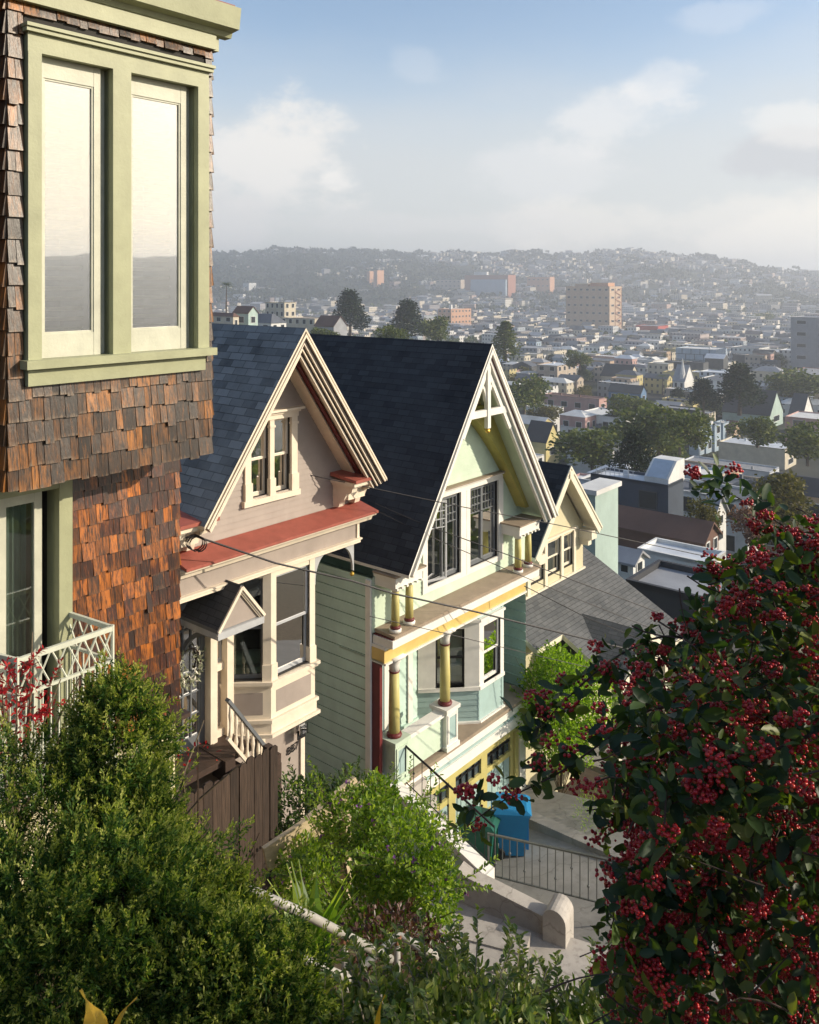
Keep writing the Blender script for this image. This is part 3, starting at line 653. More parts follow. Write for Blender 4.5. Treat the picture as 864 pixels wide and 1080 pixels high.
m = MB(); siding(m, G, [(tc-hwz+.1, zt+.11), (tc+hwz-.1, zt+.11), (tc, -1.75)], .06, .08, .03); obj('yellow_slats', m, OCH, gh)
m = MB(); w = MB()
for a, b in ((1.58, 1.74), (2.95, 3.16), (3.16, 3.3), (4.46, 4.66)): w.box(G, a+.002, b, -.004, .045+.005*(a > 3), -6.66, -4.74)
w.box(G, 1.58, 4.66, -.004, .043, -4.74, -4.6); w.box(G, 1.5, 4.74, -.004, .12, -4.6, -4.56); w.box(G, 1.46, 4.78, -.004, .17, -4.56, -4.53, 1); w.box(G, 1.58, 4.66, -.004, .044, -6.68, -6.56)
obj('window_surround', w, [WHITE, BRNL], gh)
for a, b in ((1.74, 2.95), (3.3, 4.46)):
    c = (a+b)/2
    wn = window(gh, G, a, b, -6.56, -4.74, 0, GREYP, mid=False, case=False, rec=.06, sw=.04, curtain=(.42, .2, -6.5, -4.78))
    for x0, x1, fold in ((a+.04, c, a < 2), (c, b-.04, False)):
        f2 = G.sub(x0, -.05, R(16)) if fold else Fr(G(x0, -.06, 0)); s = MB(); wd = x1-x0
        ring(s, f2, 0, wd, -6.5, -4.79, .04, -.02, .02); 
        for i in range(1, 4): x = .04+(wd-.08)*i/4; s.box(f2, x-.008, x+.008, -.01, .012, -5.36, -4.83)
        for j in range(0, 3): z = -5.36+.53*j/3; s.box(f2, .04, wd-.04, -.012, .014, z-.009, z+.009)
        obj('casement', s, LGREY if fold else GREYP, wn)
for a, b in ((.02, .98), (4.52, 5.52)):      # eave blocks carried on twin short columns
    m = MB(); n1 = .62
    m.box(G, a, b, 0, n1, -5.80, -5.765, 1); m.box(G, a+.03, b-.03, 0, n1-.03, -5.87, -5.80); m.box(G, a+.06, b-.06, 0, n1-.06, -6.02, -5.87)
    for i in range(6): x = a+.1+(b-a-.2)*i/5; m.box(G, x-.025, x+.025, 0, n1-.03, -6.06, -6.02)
    obj('eave_block', m, [WHITE, BRNL], gh)
    for t, n in ((a+.24, .4), (b-.24, .36)):
        m = MB(); m.lathe(G(t, n, -6.95), [(.12, 0), (.125, .06), (.1, .07)], 12, 1); m.lathe(G(t, n, -6.88), [(.105, 0), (.11, .04), (.085, .06)], 12, 2); m.lathe(G(t, n, -6.82), [(.085, 0), (.082, .4), (.072, .68)], 12, 0); m.lathe(G(t, n, -6.14), [(.08, 0), (.1, .04), (.12, .1)], 12, 1)
        obj('short_column', m, [YEL, WHITE, MAROON], gh, True)
m = MB(); m.hexa([G(.08, 0, -7.0), G(5.6, 0, -7.0), G(5.6, .54, -7.02), G(.08, .54, -7.02), G(.08, 0, -6.93), G(5.6, 0, -6.93), G(5.6, .54, -6.965), G(.08, .54, -6.965)])
obj('porch_roof', m, BRNL, gh)
m = MB(); m.box(G, .06, 5.5, .0, .5, -7.045, -7.022, 1); m.box(G, .03, 5.52, .0, .53, -7.2, -7.045); m.box(G, .0, 5.3, .0, .36, -7.26, -7.2)
m.box(G, 0, 5.2, .0, .38, -7.56, -7.52); obj('porch_fascia', m, [WHITE, MAROON], gh)
m = MB(); m.box(G, .0, 5.2, .0, .34, -7.52, -7.26); obj('ochre_band', m, OCH, gh)
m = MB(); m.box(G, .0, 4.7, -.9, .3, -7.54, -7.5); obj('porch_ceiling', m, MINT, gh)
gw = -.72
m = MB(); siding(m, G, [(0, -10.0), (2.35, -10.0), (2.35, -7.52), (0, -7.52)], gw, .13, .012); m.box(G, 0, 2.3, gw-.1, gw+.06, -10, -9.8); obj('porch_wall', m, MINT_SKYTINT, gh)
m = MB(); m.box(G, .12, .3, gw, gw+.05, -10, -7.6); m.box(G, 1.15, 1.3, gw, gw+.05, -10, -7.6); m.box(G, .3, 1.15, gw, gw+.05, -7.8, -7.6); m.box(G, 1.95, 2.1, gw, gw+.05, -10, -7.6); m.box(G, .02, .1, -.7, .2, -10, -7.6, 1); obj('door_surround', m, [WHITE, MAROON], gh)
m = MB(); ring(m, G, .3, 1.15, -10, -7.8, .12, gw, gw+.03); m.box(G, .42, 1.03, gw, gw+.02, -9.9, -7.92, 1); dd = obj('entry_door', m, [TEAL, GREYP], gh)
m = MB(); m.box(G, 1.42, 1.5, gw+.01, gw+.04, -9.05, -8.9); obj('doorbell', m, BLACK, gh)
for t in (.4, 2.08):       # tall columns on panelled pedestals
    m = MB(); c = G(t, .25, 0)
    m.lathe(c+Z*-9.12, [(.15, 0), (.16, .03), (.15, .06), (.12, .08)], 16, 1); m.lathe(c+Z*-9.04, [(.113, 0), (.113, .5), (.098, 1.2)], 16, 0); m.lathe(c+Z*-7.84, [(.105, 0), (.115, .02), (.105, .03)], 16, 1); m.lathe(c+Z*-7.81, [(.1, 0), (.105, .12), (.135, .2), (.16, .27)], 16, 2); m.box(G, t-.17, t+.17, .08, .42, -7.56, -7.5, 2)
    cl = obj('column', m, [YEL, MAROON, WHITE], gh, True)
    m = MB(); w_ = .2; m.box(G, t-w_, t+w_, .25-w_, .25+w_, -9.92, -9.2); m.box(G, t-w_-.04, t+w_+.04, .21-w_, .29+w_, -9.2, -9.12); m.box(G, t-w_-.03, t+w_+.03, .22-w_, .28+w_, -10.02, -9.92)
    ring(m, G, t-w_+.03, t+w_-.03, -9.86, -9.26, .05, .25+w_, .27+w_); m.box(G, t-w_+.08, t+w_-.08, .25+w_, .254+w_, -9.8, -9.32, 1)
    obj('pedestal', m, [WHITE if t > 1 else MINT, TEAL], gh)
m = MB(); siding(m, G, [(.55, -9.95), (1.93, -9.95), (1.93, -9.28), (.55, -9.28)], .33, .115, .012); m.box(G, .55, 1.93, .18, .33, -9.95, -9.28); m.box(G, .55, 1.93, .14, .4, -9.28, -9.2, 1); obj('balustrade', m, [MINT, WHITE], gh)
m = MB(); m.box(G, .0, 5.3, gw-.1, .47, -10.07, -10.0); obj('porch_floor', m, BRNL, gh)
m = MB(); m.box(G, .02, 5.28, .0, .44, -10.1, -10.072, 2); m.box(G, .02, 5.25, .0, .42, -10.27, -10.1); m.box(G, .04, 5.22, .0, .36, -10.4, -10.27, 1); m.box(G, .02, 5.25, .0, .4, -10.62, -10.4); m.box(G, 4.95, 5.2, .0, .34, -12.6, -10.62); m.box(G, .1, 1.0, -.3, .34, -12.6, -10.62, 1)
obj('porch_skirt', m, [WHITE, TEAL, MAROON], gh)
# bay: angled facet and front facet, each with a sash window
Bf = Fr(G(0, .3, 0)); Bq = Fr(G(3.3, .3, 0), -(U+N).normalized(), (N-U).normalized()); ql = 1.4
m = MB(); bt = -7.55
for fr, a, b, w0, w1 in ((Bf, 3.3, 4.3, 3.48, 4.16), (Bq, 0, ql, .34, 1.0)):
    for zz0, zz1 in ((-10.0, -9.2), (-7.72, bt)): siding(m, fr, [(a, zz0), (b, zz0), (b, zz1), (a, zz1)], -.03, .13, .012, m=1)
    m.box(fr, a, w0, -.08, .0, -9.2, -7.72); m.box(fr, w1, b, -.08, .0, -9.2, -7.72); m.box(fr, w0, w1, -.08, -.003, -7.86, -7.72); m.box(fr, a, b, -.1, .03, -9.26, -9.18); m.box(fr, a, b, -.1, .05, -7.72, -7.66); m.box(fr, a, b, -.1, .04, -10.0, -9.96)
m.box(G, 4.22, 4.3, -.7, .29, -10, bt, 1)
obj('bay_window', m, [WHITE, TEAL], gh)
w1 = window(gh, Bf, 3.48, 4.16, -9.18, -7.86, -.003, WHITE, case=False, rec=.05, d=.4, glass=GLASS)
w2 = window(gh, Bq, .34, 1.0, -9.18, -7.86, -.003, BLACK, case=False, rec=.04, d=.35)
q = MB(); q.poly([Bq(.37, -.16, -9.1), Bq(.97, -.16, -9.1), Bq(.97, -.16, -7.9), Bq(.37, -.16, -7.9)])
for i in range(4): q.box(Bq, .37, .97, -.158, -.14, -9.0+.3*i, -8.97+.3*i)
obj('roman_shade', q, BLIND, w2)
# garage door
m = MB(); gz0, gz1 = -12.35, -10.66
m.box(G, 1.0, 1.14, .1, .3, gz0, gz1); m.box(G, 4.8, 4.95, .1, .3, gz0, gz1); m.box(G, 1.14, 4.8, .1, .3, gz1-.12, gz1)
for i in range(3):
    a = 1.14+1.22*i; b = a+1.22
    ring(m, G, a, b, gz0, gz1-.12, .12, .16, .24, wb=.15); m.box(G, a+.12, b-.12, .16, .238, -11.36, -11.24)
    for k in range(4): x = a+.12+(b-a-.24)*k/4; m.box(G, x+.01, x+(b-a-.24)/4-.01, .16, .2+.006*(k % 2), gz0+.15, -11.36, 1)
    for k in range(1, 4): x = a+.12+(b-a-.24)*k/4; m.box(G, x-.015, x+.015, .17, .22, -11.24, gz1-.24, 2)
    m.box(G, a+.12, b-.12, .17, .218, -11.02, -10.99, 2)
    m.box(G, a+.12, b-.12, .165, .175, -11.24, gz1-.24, 3)
obj('garage_door', m, [YEL, TEAL, BLACK, pm('dark_glazing', (.05, .07, .08), .08, .1, 3, 0, spec=.8)], gh)
# front stair running down towards the street, its stringer wall and iron rail
m = MB(); A_ = (-.02, -.38, -9.62); 
pts = [(-.5, -9.62), (2.6, -10.66), (2.62, -10.8), (2.62, -12.0), (-.5, -12.0)]
m.prism([G(.3, n, z-.12) for n, z in pts], U*-.16, 1)
m.hexa([G(t, n, z) for n, z0 in ((-.5, -9.62), (2.66, -10.68)) for t, z in ((.36, z0-.12), (.08, z0-.12), (.08, z0), (.36, z0))])
m.box(G, .08, .36, 2.5, 2.7, -11.6, -10.68)
for i in range(7): m.box(G, .36, 1.1, .25+.27*i, .25+.27*(i+1), -12.3, -10.2-.27*i, 2)
obj('front_stair', m, [WHITE, MINT_SKYTINT, CONC], gh)
m = MB(); hr = [G(.5, .3+.02*i, -9.3+.015*i) for i in range(2)]; a, b = G(.5, .46, -9.3), G(.5, 2.6, -10.05)
m.tube([G(.5, .42, -9.45), G(.5, .44, -9.33), a, b], .022, 6)
for i in range(11):
    p = a.lerp(b, i/10.); m.tube([p, p-Z*.8], .008, 5)
    if i % 2: m.ball(p-Z*.4, .025)
m.beam(a-Z*.72, b-Z*.72, .02, .012); obj('stair_railing', m, BLACK, gh)
m = MB(); c = G(5.2, .45, -7.15); m.ball(c, .07); m.beam(c, c-N*.2, .05, .05, m=1); obj('porch_floodlight', m, [WHITE, LGREY], gh)

# ------------------------------------------------------------------ cream cottage downhill
H3 = Fr(G(1.67, -.9, -.4))
cc = thing('shingle_roofed_cottage', G(8, 0, -13.5), 'cream cottage with a gabled dormer on a big grey shingle roof', 'house')
CRW = pm('pale_yellow_siding', (.55, .5, .33), .6, .08, 3, .2, 50, grime=.15); CRT = pm('ivory_trim', (.72, .66, .52), .5, .06, 4, .1, 50, grime=.1)
za, ze, tc, hf, nov = -4.77, -6.9, 7.08, 1.9, .5
m = MB(); siding(m, H3, [(5.45, -8.2), (8.72, -8.2), (8.72, -6.9), (tc, -5.0), (5.45, -6.9)], 0, .11, .008, [(5.7, 8.1, -7.9, -6.95)])
siding(m, Fr(H3(5.45, 0, 0), -N, -U), [(0, -9.5), (8, -9.5), (8, -6.8), (0, -6.8)], 0, .12); siding(m, Fr(H3(8.72, 0, 0), -N, U), [(0, -9.5), (8, -9.5), (8, -6.8), (0, -6.8)], 0, .12)
obj('dormer_wall', m, CRW, cc)
m = MB(); gable_roof(m, H3, tc, hf, za, ze, nov, -9, .1, 0, 1); obj('dormer_roof', m, [ASPH_K, CRT], cc)
m = MB(); dt, dz = hf, ze-za; ln = math.hypot(dt, dz)
for sg in (1, -1):
    px_, pz_ = dz/ln*sg, -dt/ln
    rk = lambda s_, d, n, sg=sg, px_=px_, pz_=pz_: (lambda q: H3(tc+sg*(dt*q)+px_*d, n, za+dz*q+pz_*d))(abs(px_)*d/dt+(1-abs(px_)*d/dt)*s_)
    for d0, d1, n_, mi in ((.0, .05, nov+.03, 0), (.05, .24, nov+.005, 0)):
        c = [[rk(s_, d, q) for s_, d in ((0, d0), (1.0, d0), (1.0, d1), (0, d1))] for q in (n_-.05, n_)]; m.hexa(c[0]+c[1], mi)
    a = [rk(.02, .1, nov-.05), rk(1, .1, nov-.05), rk(1, .1, 0), rk(.02, .1, 0)]; m.hexa([p-Z*.03 for p in a]+a)
m.box(H3, tc-.1, tc+.1, .2, nov+.05, za-.34, za-.14)
for t in (5.5, 8.45): m.box(H3, t, t+.3, 0, nov-.06, -7.2, -6.95); m.box(H3, t+.04, t+.24, 0, .3, -7.4, -7.2)
m.box(H3, 5.4, 8.76, -.01, .07, -8.28, -8.12); m.box(H3, 5.55, 8.25, -.01, .1, -6.86, -6.8)
for a, b in ((5.55, 5.7), (6.46, 6.6), (7.36, 7.5), (8.1, 8.22)): m.box(H3, a, b, -.01, .05, -8.12, -6.86)
obj('dormer_trim', m, CRT, cc)
for a, b in ((5.7, 6.46), (6.6, 7.36), (7.5, 8.1)): window(cc, H3, a, b, -7.88, -6.95, 0, CRT, case=False, rec=.04, d=.4, curtain=(.3, .3, -7.4, -6.97))
slp = -.55
def rz(n): return -8.22+(n-.15)*slp
m = MB(); a = [H3(4.13, -3, rz(-3)), H3(9.6, -3, rz(-3)), H3(9.8, 2.8, rz(2.8)), H3(5.4, 2.8, rz(2.8)), H3(5.4, 1.2, rz(1.2)), H3(4.13, 1.2, rz(1.2))]
m.poly(a, 0); m.poly([p-Z*.14 for p in a][::-1], 1)
for p, q in zip(a, a[1:]+a[:1]): m.poly([p-Z*.14, q-Z*.14, q, p], 1)
obj('roof', m, [ASPH_G, CRT], cc)
m = MB(); ptc, pza, pze, ph = 6.75, -8.7, -9.6, 1.5
m2 = MB(); gable_roof(m2, H3, ptc, ph, pza, pze, 2.9, .2, .08, 0, 1); obj('porch_roof', m2, [ASPH_G, CRT], cc)
for sg in (-1, 1): m.beam(H3(ptc, 2.93, pza-.08), H3(ptc+sg*ph, 2.93, pze-.08), .05, .15, N)
m.box(H3, ptc-ph, ptc+ph, 2.7, 2.85, pze-.2, pze-.02); m.beam(H3(ptc, 2.8, pza-.1), H3(ptc, 2.8, pze), .08, .08)
for sg in (-1, 1):
    for k in range(3): x = ptc+sg*(.35+.38*k); m.beam(H3(x, 2.8, pze), H3(x+sg*.12, 2.85, pze+.45-.17*k), .05, .05)
for t in (ptc-ph+.1, ptc+ph-.1): m.box(H3, t-.08, t+.08, 2.65, 2.85, -12, pze-.2)
obj('porch_trim', m, CRT, cc)
m = MB(); siding(m, H3, [(4.3, -13.5), (9.4, -13.5), (9.4, rz(.6)-.2), (4.3, rz(.6)-.2)], .6, .12, .01, [(6.0, 7.0, -11.4, -9.9), (7.5, 8.7, -11.2, -10.0)]); siding(m, Fr(H3(4.3, .6, 0), -N, -U), [(0, -13.5), (9, -13.5), (9, -8.8), (0, -8.8)], 0, .12)
obj('wall', m, CRW, cc)
for a, b, c, d in ((6.0, 7.0, -11.4, -9.9), (7.5, 8.7, -11.2, -10.0)): window(cc, H3, a, b, c, d, .6, CRT, casem=CRT, muntin=(4, 3, c+.1, d-.1), mid=False, d=.4)
m = MB(); m.box(H3, 5.5, 8.2, 1.65, 3.1, -12.1, -11.95)
for i in range(6): m.box(H3, 6.1, 7.6, 3.1+.3*i, 3.4+.3*i, -12.8, -12.05-.15*i)
obj('porch_step', m, CONCD, cc)

# ------------------------------------------------------------------ the ground
ST = np.array([(-60, 8), (-20, 2), (-3, -1.4), (0, -1.8), (1.0, -2.9), (2, -3.6), (4, -5.0), (6, -7.0), (8, -8.6), (9.5, -9.4), (11, -10.9), (12.3, -12.3), (13, -12.75), (18.5, -12.95), (20, -13.9), (30, -17), (45, -21), (60, -25), (100, -33), (400, -59)], float)
RT = np.array([(0, -20), (60, -25), (100, -34), (160, -46), (250, -56), (400, -58.5), (1300, -59), (1600, -54), (1900, -28), (2300, 28), (2700, 70), (2900, 78), (3500, 70), (6500, 20)], float)
AZ = np.array([(-180, 60), (-60, 70), (-22, 82), (-13, 86), (-6.5, 104), (-2, 92), (3, 88), (8, 90), (13, 92), (16.5, 88), (21, 54), (25.6, 10), (34, 20), (50, 85), (180, 85)], float)
def zg(X, Y):
    X = np.asarray(X, float); Y = np.asarray(Y, float); r = np.hypot(X, Y); s = X*UX+Y*UY
    az = np.degrees(np.arctan2(X, Y)); k = (np.interp(az, AZ[:, 0], AZ[:, 1])+8)/86
    zr = np.interp(r, RT[:, 0], RT[:, 1]); hill = np.clip(zr+59, 0, None)*np.clip((r-1300)/300, 0, 1)
    zr = zr-hill+hill*((k*86+59)/145)
    zr = zr+np.clip((r-1700)/500, 0, 1)*(5*np.sin(az*1.1+r*.004)+3*np.sin(az*3.1+r*.011))
    w = np.clip((r-45)/45, 0, 1); w = w*w*(3-2*w)
    return np.interp(s, ST[:, 0], ST[:, 1])*(1-w)+zr*w
rr = np.concatenate([[0], np.geomspace(.6, 6200, 150)]); na = 360
aa = np.linspace(0, 2*np.pi, na, endpoint=False)
Xg = rr[:, None]*np.sin(aa); Yg = rr[:, None]*np.cos(aa); Zg = zg(Xg, Yg)
vv = np.stack([Xg, Yg, Zg], -1).reshape(-1, 3); ii, jj = np.meshgrid(np.arange(len(rr)-1), np.arange(na), indexing='ij')
ff = np.stack([ii*na+jj, ii*na+(jj+1) % na, (ii+1)*na+(jj+1) % na, (ii+1)*na+jj], -1).reshape(-1, 4)
gm, nt, b = nodes('earth_and_city_ground')
n1 = noise(nt, .02, 6, .6); n2 = noise(nt, 6, 6, .65); g = nn(nt, 'ShaderNodeNewGeometry')
le = nn(nt, 'ShaderNodeVectorMath', operation='LENGTH'); nt.links.new(g.outputs['Position'], le.inputs[0])
near = mixc(nt, n2, (.02, .014, .009), (.1, .075, .045)); far = mixc(nt, ramp(nt, n1, [(.35, 0.0), (.65, 1.0)]), (.025, .035, .018), (.075, .075, .07))
dv = nn(nt, 'ShaderNodeMath', operation='DIVIDE'); dv.inputs[1].default_value = 80; nt.links.new(le.outputs['Value'], dv.inputs[0])
hm = nn(nt, 'ShaderNodeSeparateXYZ'); nt.links.new(g.outputs['Position'], hm.inputs[0])
hf_ = nn(nt, 'ShaderNodeMapRange'); hf_.inputs[1].default_value = -55; hf_.inputs[2].default_value = -35; nt.links.new(hm.outputs[2], hf_.inputs[0])
dd_ = nn(nt, 'ShaderNodeMath', operation='GREATER_THAN'); dd_.inputs[1].default_value = 1400; nt.links.new(le.outputs['Value'], dd_.inputs[0])
hx = nn(nt, 'ShaderNodeMath', operation='MULTIPLY'); nt.links.new(hf_.outputs[0], hx.inputs[0]); nt.links.new(dd_.outputs[0], hx.inputs[1])
far = mixc(nt, hx.outputs[0], far, mixc(nt, n1, (.02, .03, .014), (.07, .075, .045)))
nt.links.new(mixc(nt, ramp(nt, dv.outputs[0], [(.4, 0.0), (.9, 1.0)]), near, far), b.inputs['Base Color']); b.inputs['Roughness'].default_value = .95; b.inputs['Specular IOR Level'].default_value = .1
bump(nt, b, n2, .5, .03)
settag(np_obj('ground', vv, ff[:, ::-1], gm, None, True), kind='structure')
def hit(px, py, rmin=40):
    Y = np.geomspace(rmin, 3500, 3000); P = (px-CX)/F_*Y; zz = -(py-HY)/F_*Y; g_ = zg(P, Y); k = np.argmax(zz < g_)
    return V((P[k], Y[k], g_[k]))
def gz(p): return float(zg(p.x, p.y))
# road, walk, driveway
def strip(name, s0, s1, q0, q1, mat, up, k=60):
    m = MB()
    for i in range(k):
        a, c = s0+(s1-s0)*i/k, s0+(s1-s0)*(i+1)/k
        pts = [U*a+N*q0, U*c+N*q0, U*c+N*q1, U*a+N*q1]; m.poly([V((p.x, p.y, gz(U*t_)+up)) for p, t_ in zip(pts, (a, c, c, a))][::-1])
    return settag(obj(name, m, mat), kind='structure')
strip('road', 14, 58, -4.2, 4.5, pm('worn_asphalt', (.055, .055, .057), .9, .25, .8, .4, 60, grime=.3), .06)
strip('sidewalk', 14, 58, -6.2, -4.2, CONCD, .16)
m = MB(); dq = [G(.75, .25, -12.32), G(5.3, .25, -12.32), G(5.3, 4.9, -11.5), G(.75, 4.9, -11.5)]; m.poly(dq); m.poly([p-Z*.3 for p in dq][::-1])
for p, q in zip(dq, dq[1:]+dq[:1]): m.poly([p-Z*.6, q-Z*.6, q, p])
settag(obj('driveway', m, CONCD), kind='structure')
wk = [(420, 935), (478, 925), (590, 985), (640, 1000), (660, 1075), (380, 1075)]
m = MB(); wp = [atz(x, y, -11.15) for x, y in wk]; m.prism([p-Z*.3 for p in wp], Z*.3, 0); settag(obj('walkway', m, CONC), kind='structure')
m = MB()
for i, (a, c) in enumerate((((470, 962), (560, 985)), ((452, 984), (560, 1006)), ((440, 1004), (560, 1030)))):
    p, q = atz(*a, -11.0+.0*i), atz(*c, -11.0); d = (q-p).cross(Z).normalized(); m.hexa([p-Z*.14, q-Z*.14, q+d*.5-Z*.14, p+d*.5-Z*.14, p+Z*(.02-.03*i), q+Z*(.02-.03*i), q+d*.5+Z*(.02-.03*i), p+d*.5+Z*(.02-.03*i)])
sts = obj('concrete_stair', m, CONC); settag(sts, 'low pale concrete steps beside the rounded wall pier', 'steps')
# low wall ending in a rounded pier
lw = thing('concrete_wall', atz(588, 990, -11.1), 'low pale concrete wall ending in a round topped pier', 'wall')
m = MB(); a, c = atz(486, 938, -11.0), atz(578, 978, -11.1); d = (c-a).normalized(); y = d.cross(Z).normalized()*.14
k = 8; pts = [a.lerp(c, i/k)+Z*(.38-.12*i/k+(0.05 if i == 0 else 0)) for i in range(k+1)]
for p, q in zip(pts, pts[1:]): m.hexa([V((p.x, p.y, -11.5))+y, V((q.x, q.y, -11.5))+y, V((q.x, q.y, -11.5))-y, V((p.x, p.y, -11.5))-y, p+y, q+y, q-y, p-y])
obj('wall', m, CONC, lw)
m = MB(); c0 = atz(589, 990, -11.2); prof = [(-.2, -.5), (.2, -.5)]+[(.2*math.cos(t), .42+.2*math.sin(t)) for t in [i*math.pi/10 for i in range(11)]]
m.prism([c0+d*x+Z*z-y*1.6 for x, z in prof], y*3.2); obj('pier', m, CONC, lw, False)
m = MB(); a, c = atz(515, 925, -12.0), atz(648, 962, -11.35); top = .92; a = V((a.x, a.y, -12.05)); 
m.beam(a+Z*top, c+Z*top, .03, .05); m.beam(a+Z*.1, c+Z*.1, .02, .03); nb = 16
for i in range(nb+1):
    p = a.lerp(c, i/nb); m.tube([p+Z*.1, p+Z*top], .011, 6)
    if i % 2: m.ball(p+Z*(.35 if i % 4 == 1 else .62), .03, 0, 6)
for p in (a, c): m.tube([p-Z*.2, p+Z*(top+.02)], .022, 6)
ra_ = obj('driveway_railing', m, GALV); settag(ra_, 'grey steel railing with small knuckles beside the sloping driveway', 'railing')
m = MB(); m.beam(atz(560, 868, -12.1), atz(700, 930, -11.7), .35, .3); cb = obj('planter_curb', m, CONCD); settag(cb, 'grey concrete planter kerb on the far side of driveway', 'kerb')
def bin_(label, p, mat, ang, h=1.08):
    t = thing('wheeled_bin', p, label, 'bin', 'rubbish bins on the driveway'); f = Fr(p, U, N).sub(0, 0, ang); f.o = V(p)
    m = MB(); w0, w1, d0, d1 = .24, .31, .26, .35
    m.hexa([f(-w0, -d0, .07), f(w0, -d0, .07), f(w0, d0, .07), f(-w0, d0, .07), f(-w1, -d1, h-.12), f(w1, -d1, h-.12), f(w1, d1, h-.12), f(-w1, d1, h-.12)]); m.box(f, -w1-.02, w1+.02, -d1-.02, d1+.02, h-.16, h-.11)
    for x in (-.13, .13): m.box(f, x-.015, x+.015, d1-.06, d1-.005, .15, h-.2)
    obj('body', m, mat, t); m = MB()
    m.hexa([f(-w1-.03, -d1-.05, h-.105), f(w1+.03, -d1-.05, h-.105), f(w1+.03, d1+.05, h-.105), f(-w1-.03, d1+.05, h-.105), f(-w1+.02, -d1+.02, h), f(w1-.02, -d1+.02, h), f(w1-.02, d1-.05, h-.03), f(-w1+.02, d1-.05, h-.03)])
    m.tube([f(-w1, -d1-.08, h-.1), f(w1, -d1-.08, h-.1)], .018, 6); obj('lid', m, mat, t)
    for x in (-w0-.03, w0+.03):
        m = MB(); m.tube([f(x-.03, -d0, .11), f(x+.03, -d0, .11)], .11, 12); obj('wheel', m, TYRE, t)
    return f, t, d1, h
f_, t_, d1_, h_ = bin_('blue wheeled recycling bin standing on the driveway', V(G(2.72, 1.55, -12.09)), BINB, R(-35))
m = MB(); fy = lambda x, z: f_(x, d1_-.012+(z-.75)*.1, z)
for a, c, e in (((-.05, .74), (.05, .74), (0, .84)),): m.poly([fy(*a)+f_.n*.012, fy(*c)+f_.n*.012, fy(*e)+f_.n*.012])
for k in range(3): m.box(Fr(f_(0, d1_-.004, 0), f_.u, f_.n), -.08, .08, 0, .004, .9-.012*k, .904-.012*k)
obj('printed_mark', m, WHITE, t_)
bin_('dark green wheeled bin half hidden behind the blue one', V(G(2.05, 1.2, -12.15)), BING, R(-20), 1.02)
# wooden fence, boards with clipped tops
fe = thing('wooden_fence', S(-5, 2.4, -8.6), 'weathered brown board fence below the taupe cottage', 'fence')
m = MB(); t = -6.0; i = 0; fz = -6.5
while t < -4.42:
    w = random.uniform(.125, .15); zt = fz+random.uniform(-.03, .03)+.02*math.sin(t*5); n_ = 2.37+random.uniform(-.008, .008)
    m.prism([S(t+.004, n_, zt-2.5), S(t+w-.004, n_, zt-2.5), S(t+w-.004, n_, zt-.03), S(t+w-.035, n_, zt), S(t+.035, n_, zt), S(t+.004, n_, zt-.03)], N*.022); t += w
obj('board', m, FENCEW, fe).name = 'boards_panel'
m = MB(); m.box(S, -6, -4.42, 2.3, 2.365, fz-.5, fz-.41); m.box(S, -6, -4.42, 2.3, 2.365, fz-1.6, fz-1.5); m.box(S, -4.5, -4.4, 2.27, 2.36, fz-2.5, fz+.02); m.box(S, -6.0, -5.9, 2.27, 2.36, fz-2.5, fz); obj('fence_rail', m, FENCEW, fe)
ar = thing('garden_arbor', at(345, 900, 9.2), 'pale wooden arbor rafters overgrown by a flowering bush', 'arbor')
for (a, c, Y) in (((276, 893), (382, 822), 9.1), ((300, 880), (372, 818), 9.7)):
    m = MB(); p, q = at(*a, Y-.35), at(*c, Y+.35); d = (q-p).normalized(); y = d.cross(Z).normalized()
    L_ = (q-p).length; pr = [(0, 0), (L_, 0), (L_+.02, -.07), (L_-.1, -.13), (L_-.14, -.2), (L_-.3, -.26), (0, -.26)]; e = y.cross(d)
    m.prism([p+d*x+e*(z if e.z > 0 else -z) for x, z in pr], y*.05); obj('rafter', m, BEAMW, ar)
for x, y0_, y1_, Y in ((302, 880, 985, 9.2), (365, 860, 960, 9.6)):
    m = MB(); p, q = at(x, y1_, Y), at(x, y0_, Y); m.beam(V((q.x, q.y, p.z)), q, .09, .09, U); obj('post', m, BEAMW, ar)
def pipe_rail(label, segs, posts, r=.024):
    t = thing('pipe_handrail', segs[0][0], label, 'handrail'); m = MB()
    for s_ in segs: m.tube(s_, r, 10)
    obj('rail', m, PIPE, t, True)
    for p, q in posts:
        m = MB(); m.tube([p, q], r*.85, 8); obj('post', m, PIPE, t, True); m = MB(); d = V((0, 0, .03)); m.tube([p-d, p+d*.6], r*1.15, 8, 0); obj('collar', m, PIPER, t)
pipe_rail('old white pipe handrail descending beside the juniper', [[at(262, 938, 4.25), at(330, 968, 4.55), at(412, 1012, 5.0)], [at(300, 1003, 4.3), at(370, 1034, 4.75), at(400, 1050, 5.0)]], [(at(363, 988, 4.72), at(364, 1060, 4.72))])
pipe_rail('short white pipe rail turning at the foot of the garden steps', [[at(380, 1022, 5.6), at(420, 987, 5.9), at(423, 988, 5.9), at(462, 1010, 5.9)]], [(at(419, 990, 5.88), at(419, 1060, 5.88))], .026)

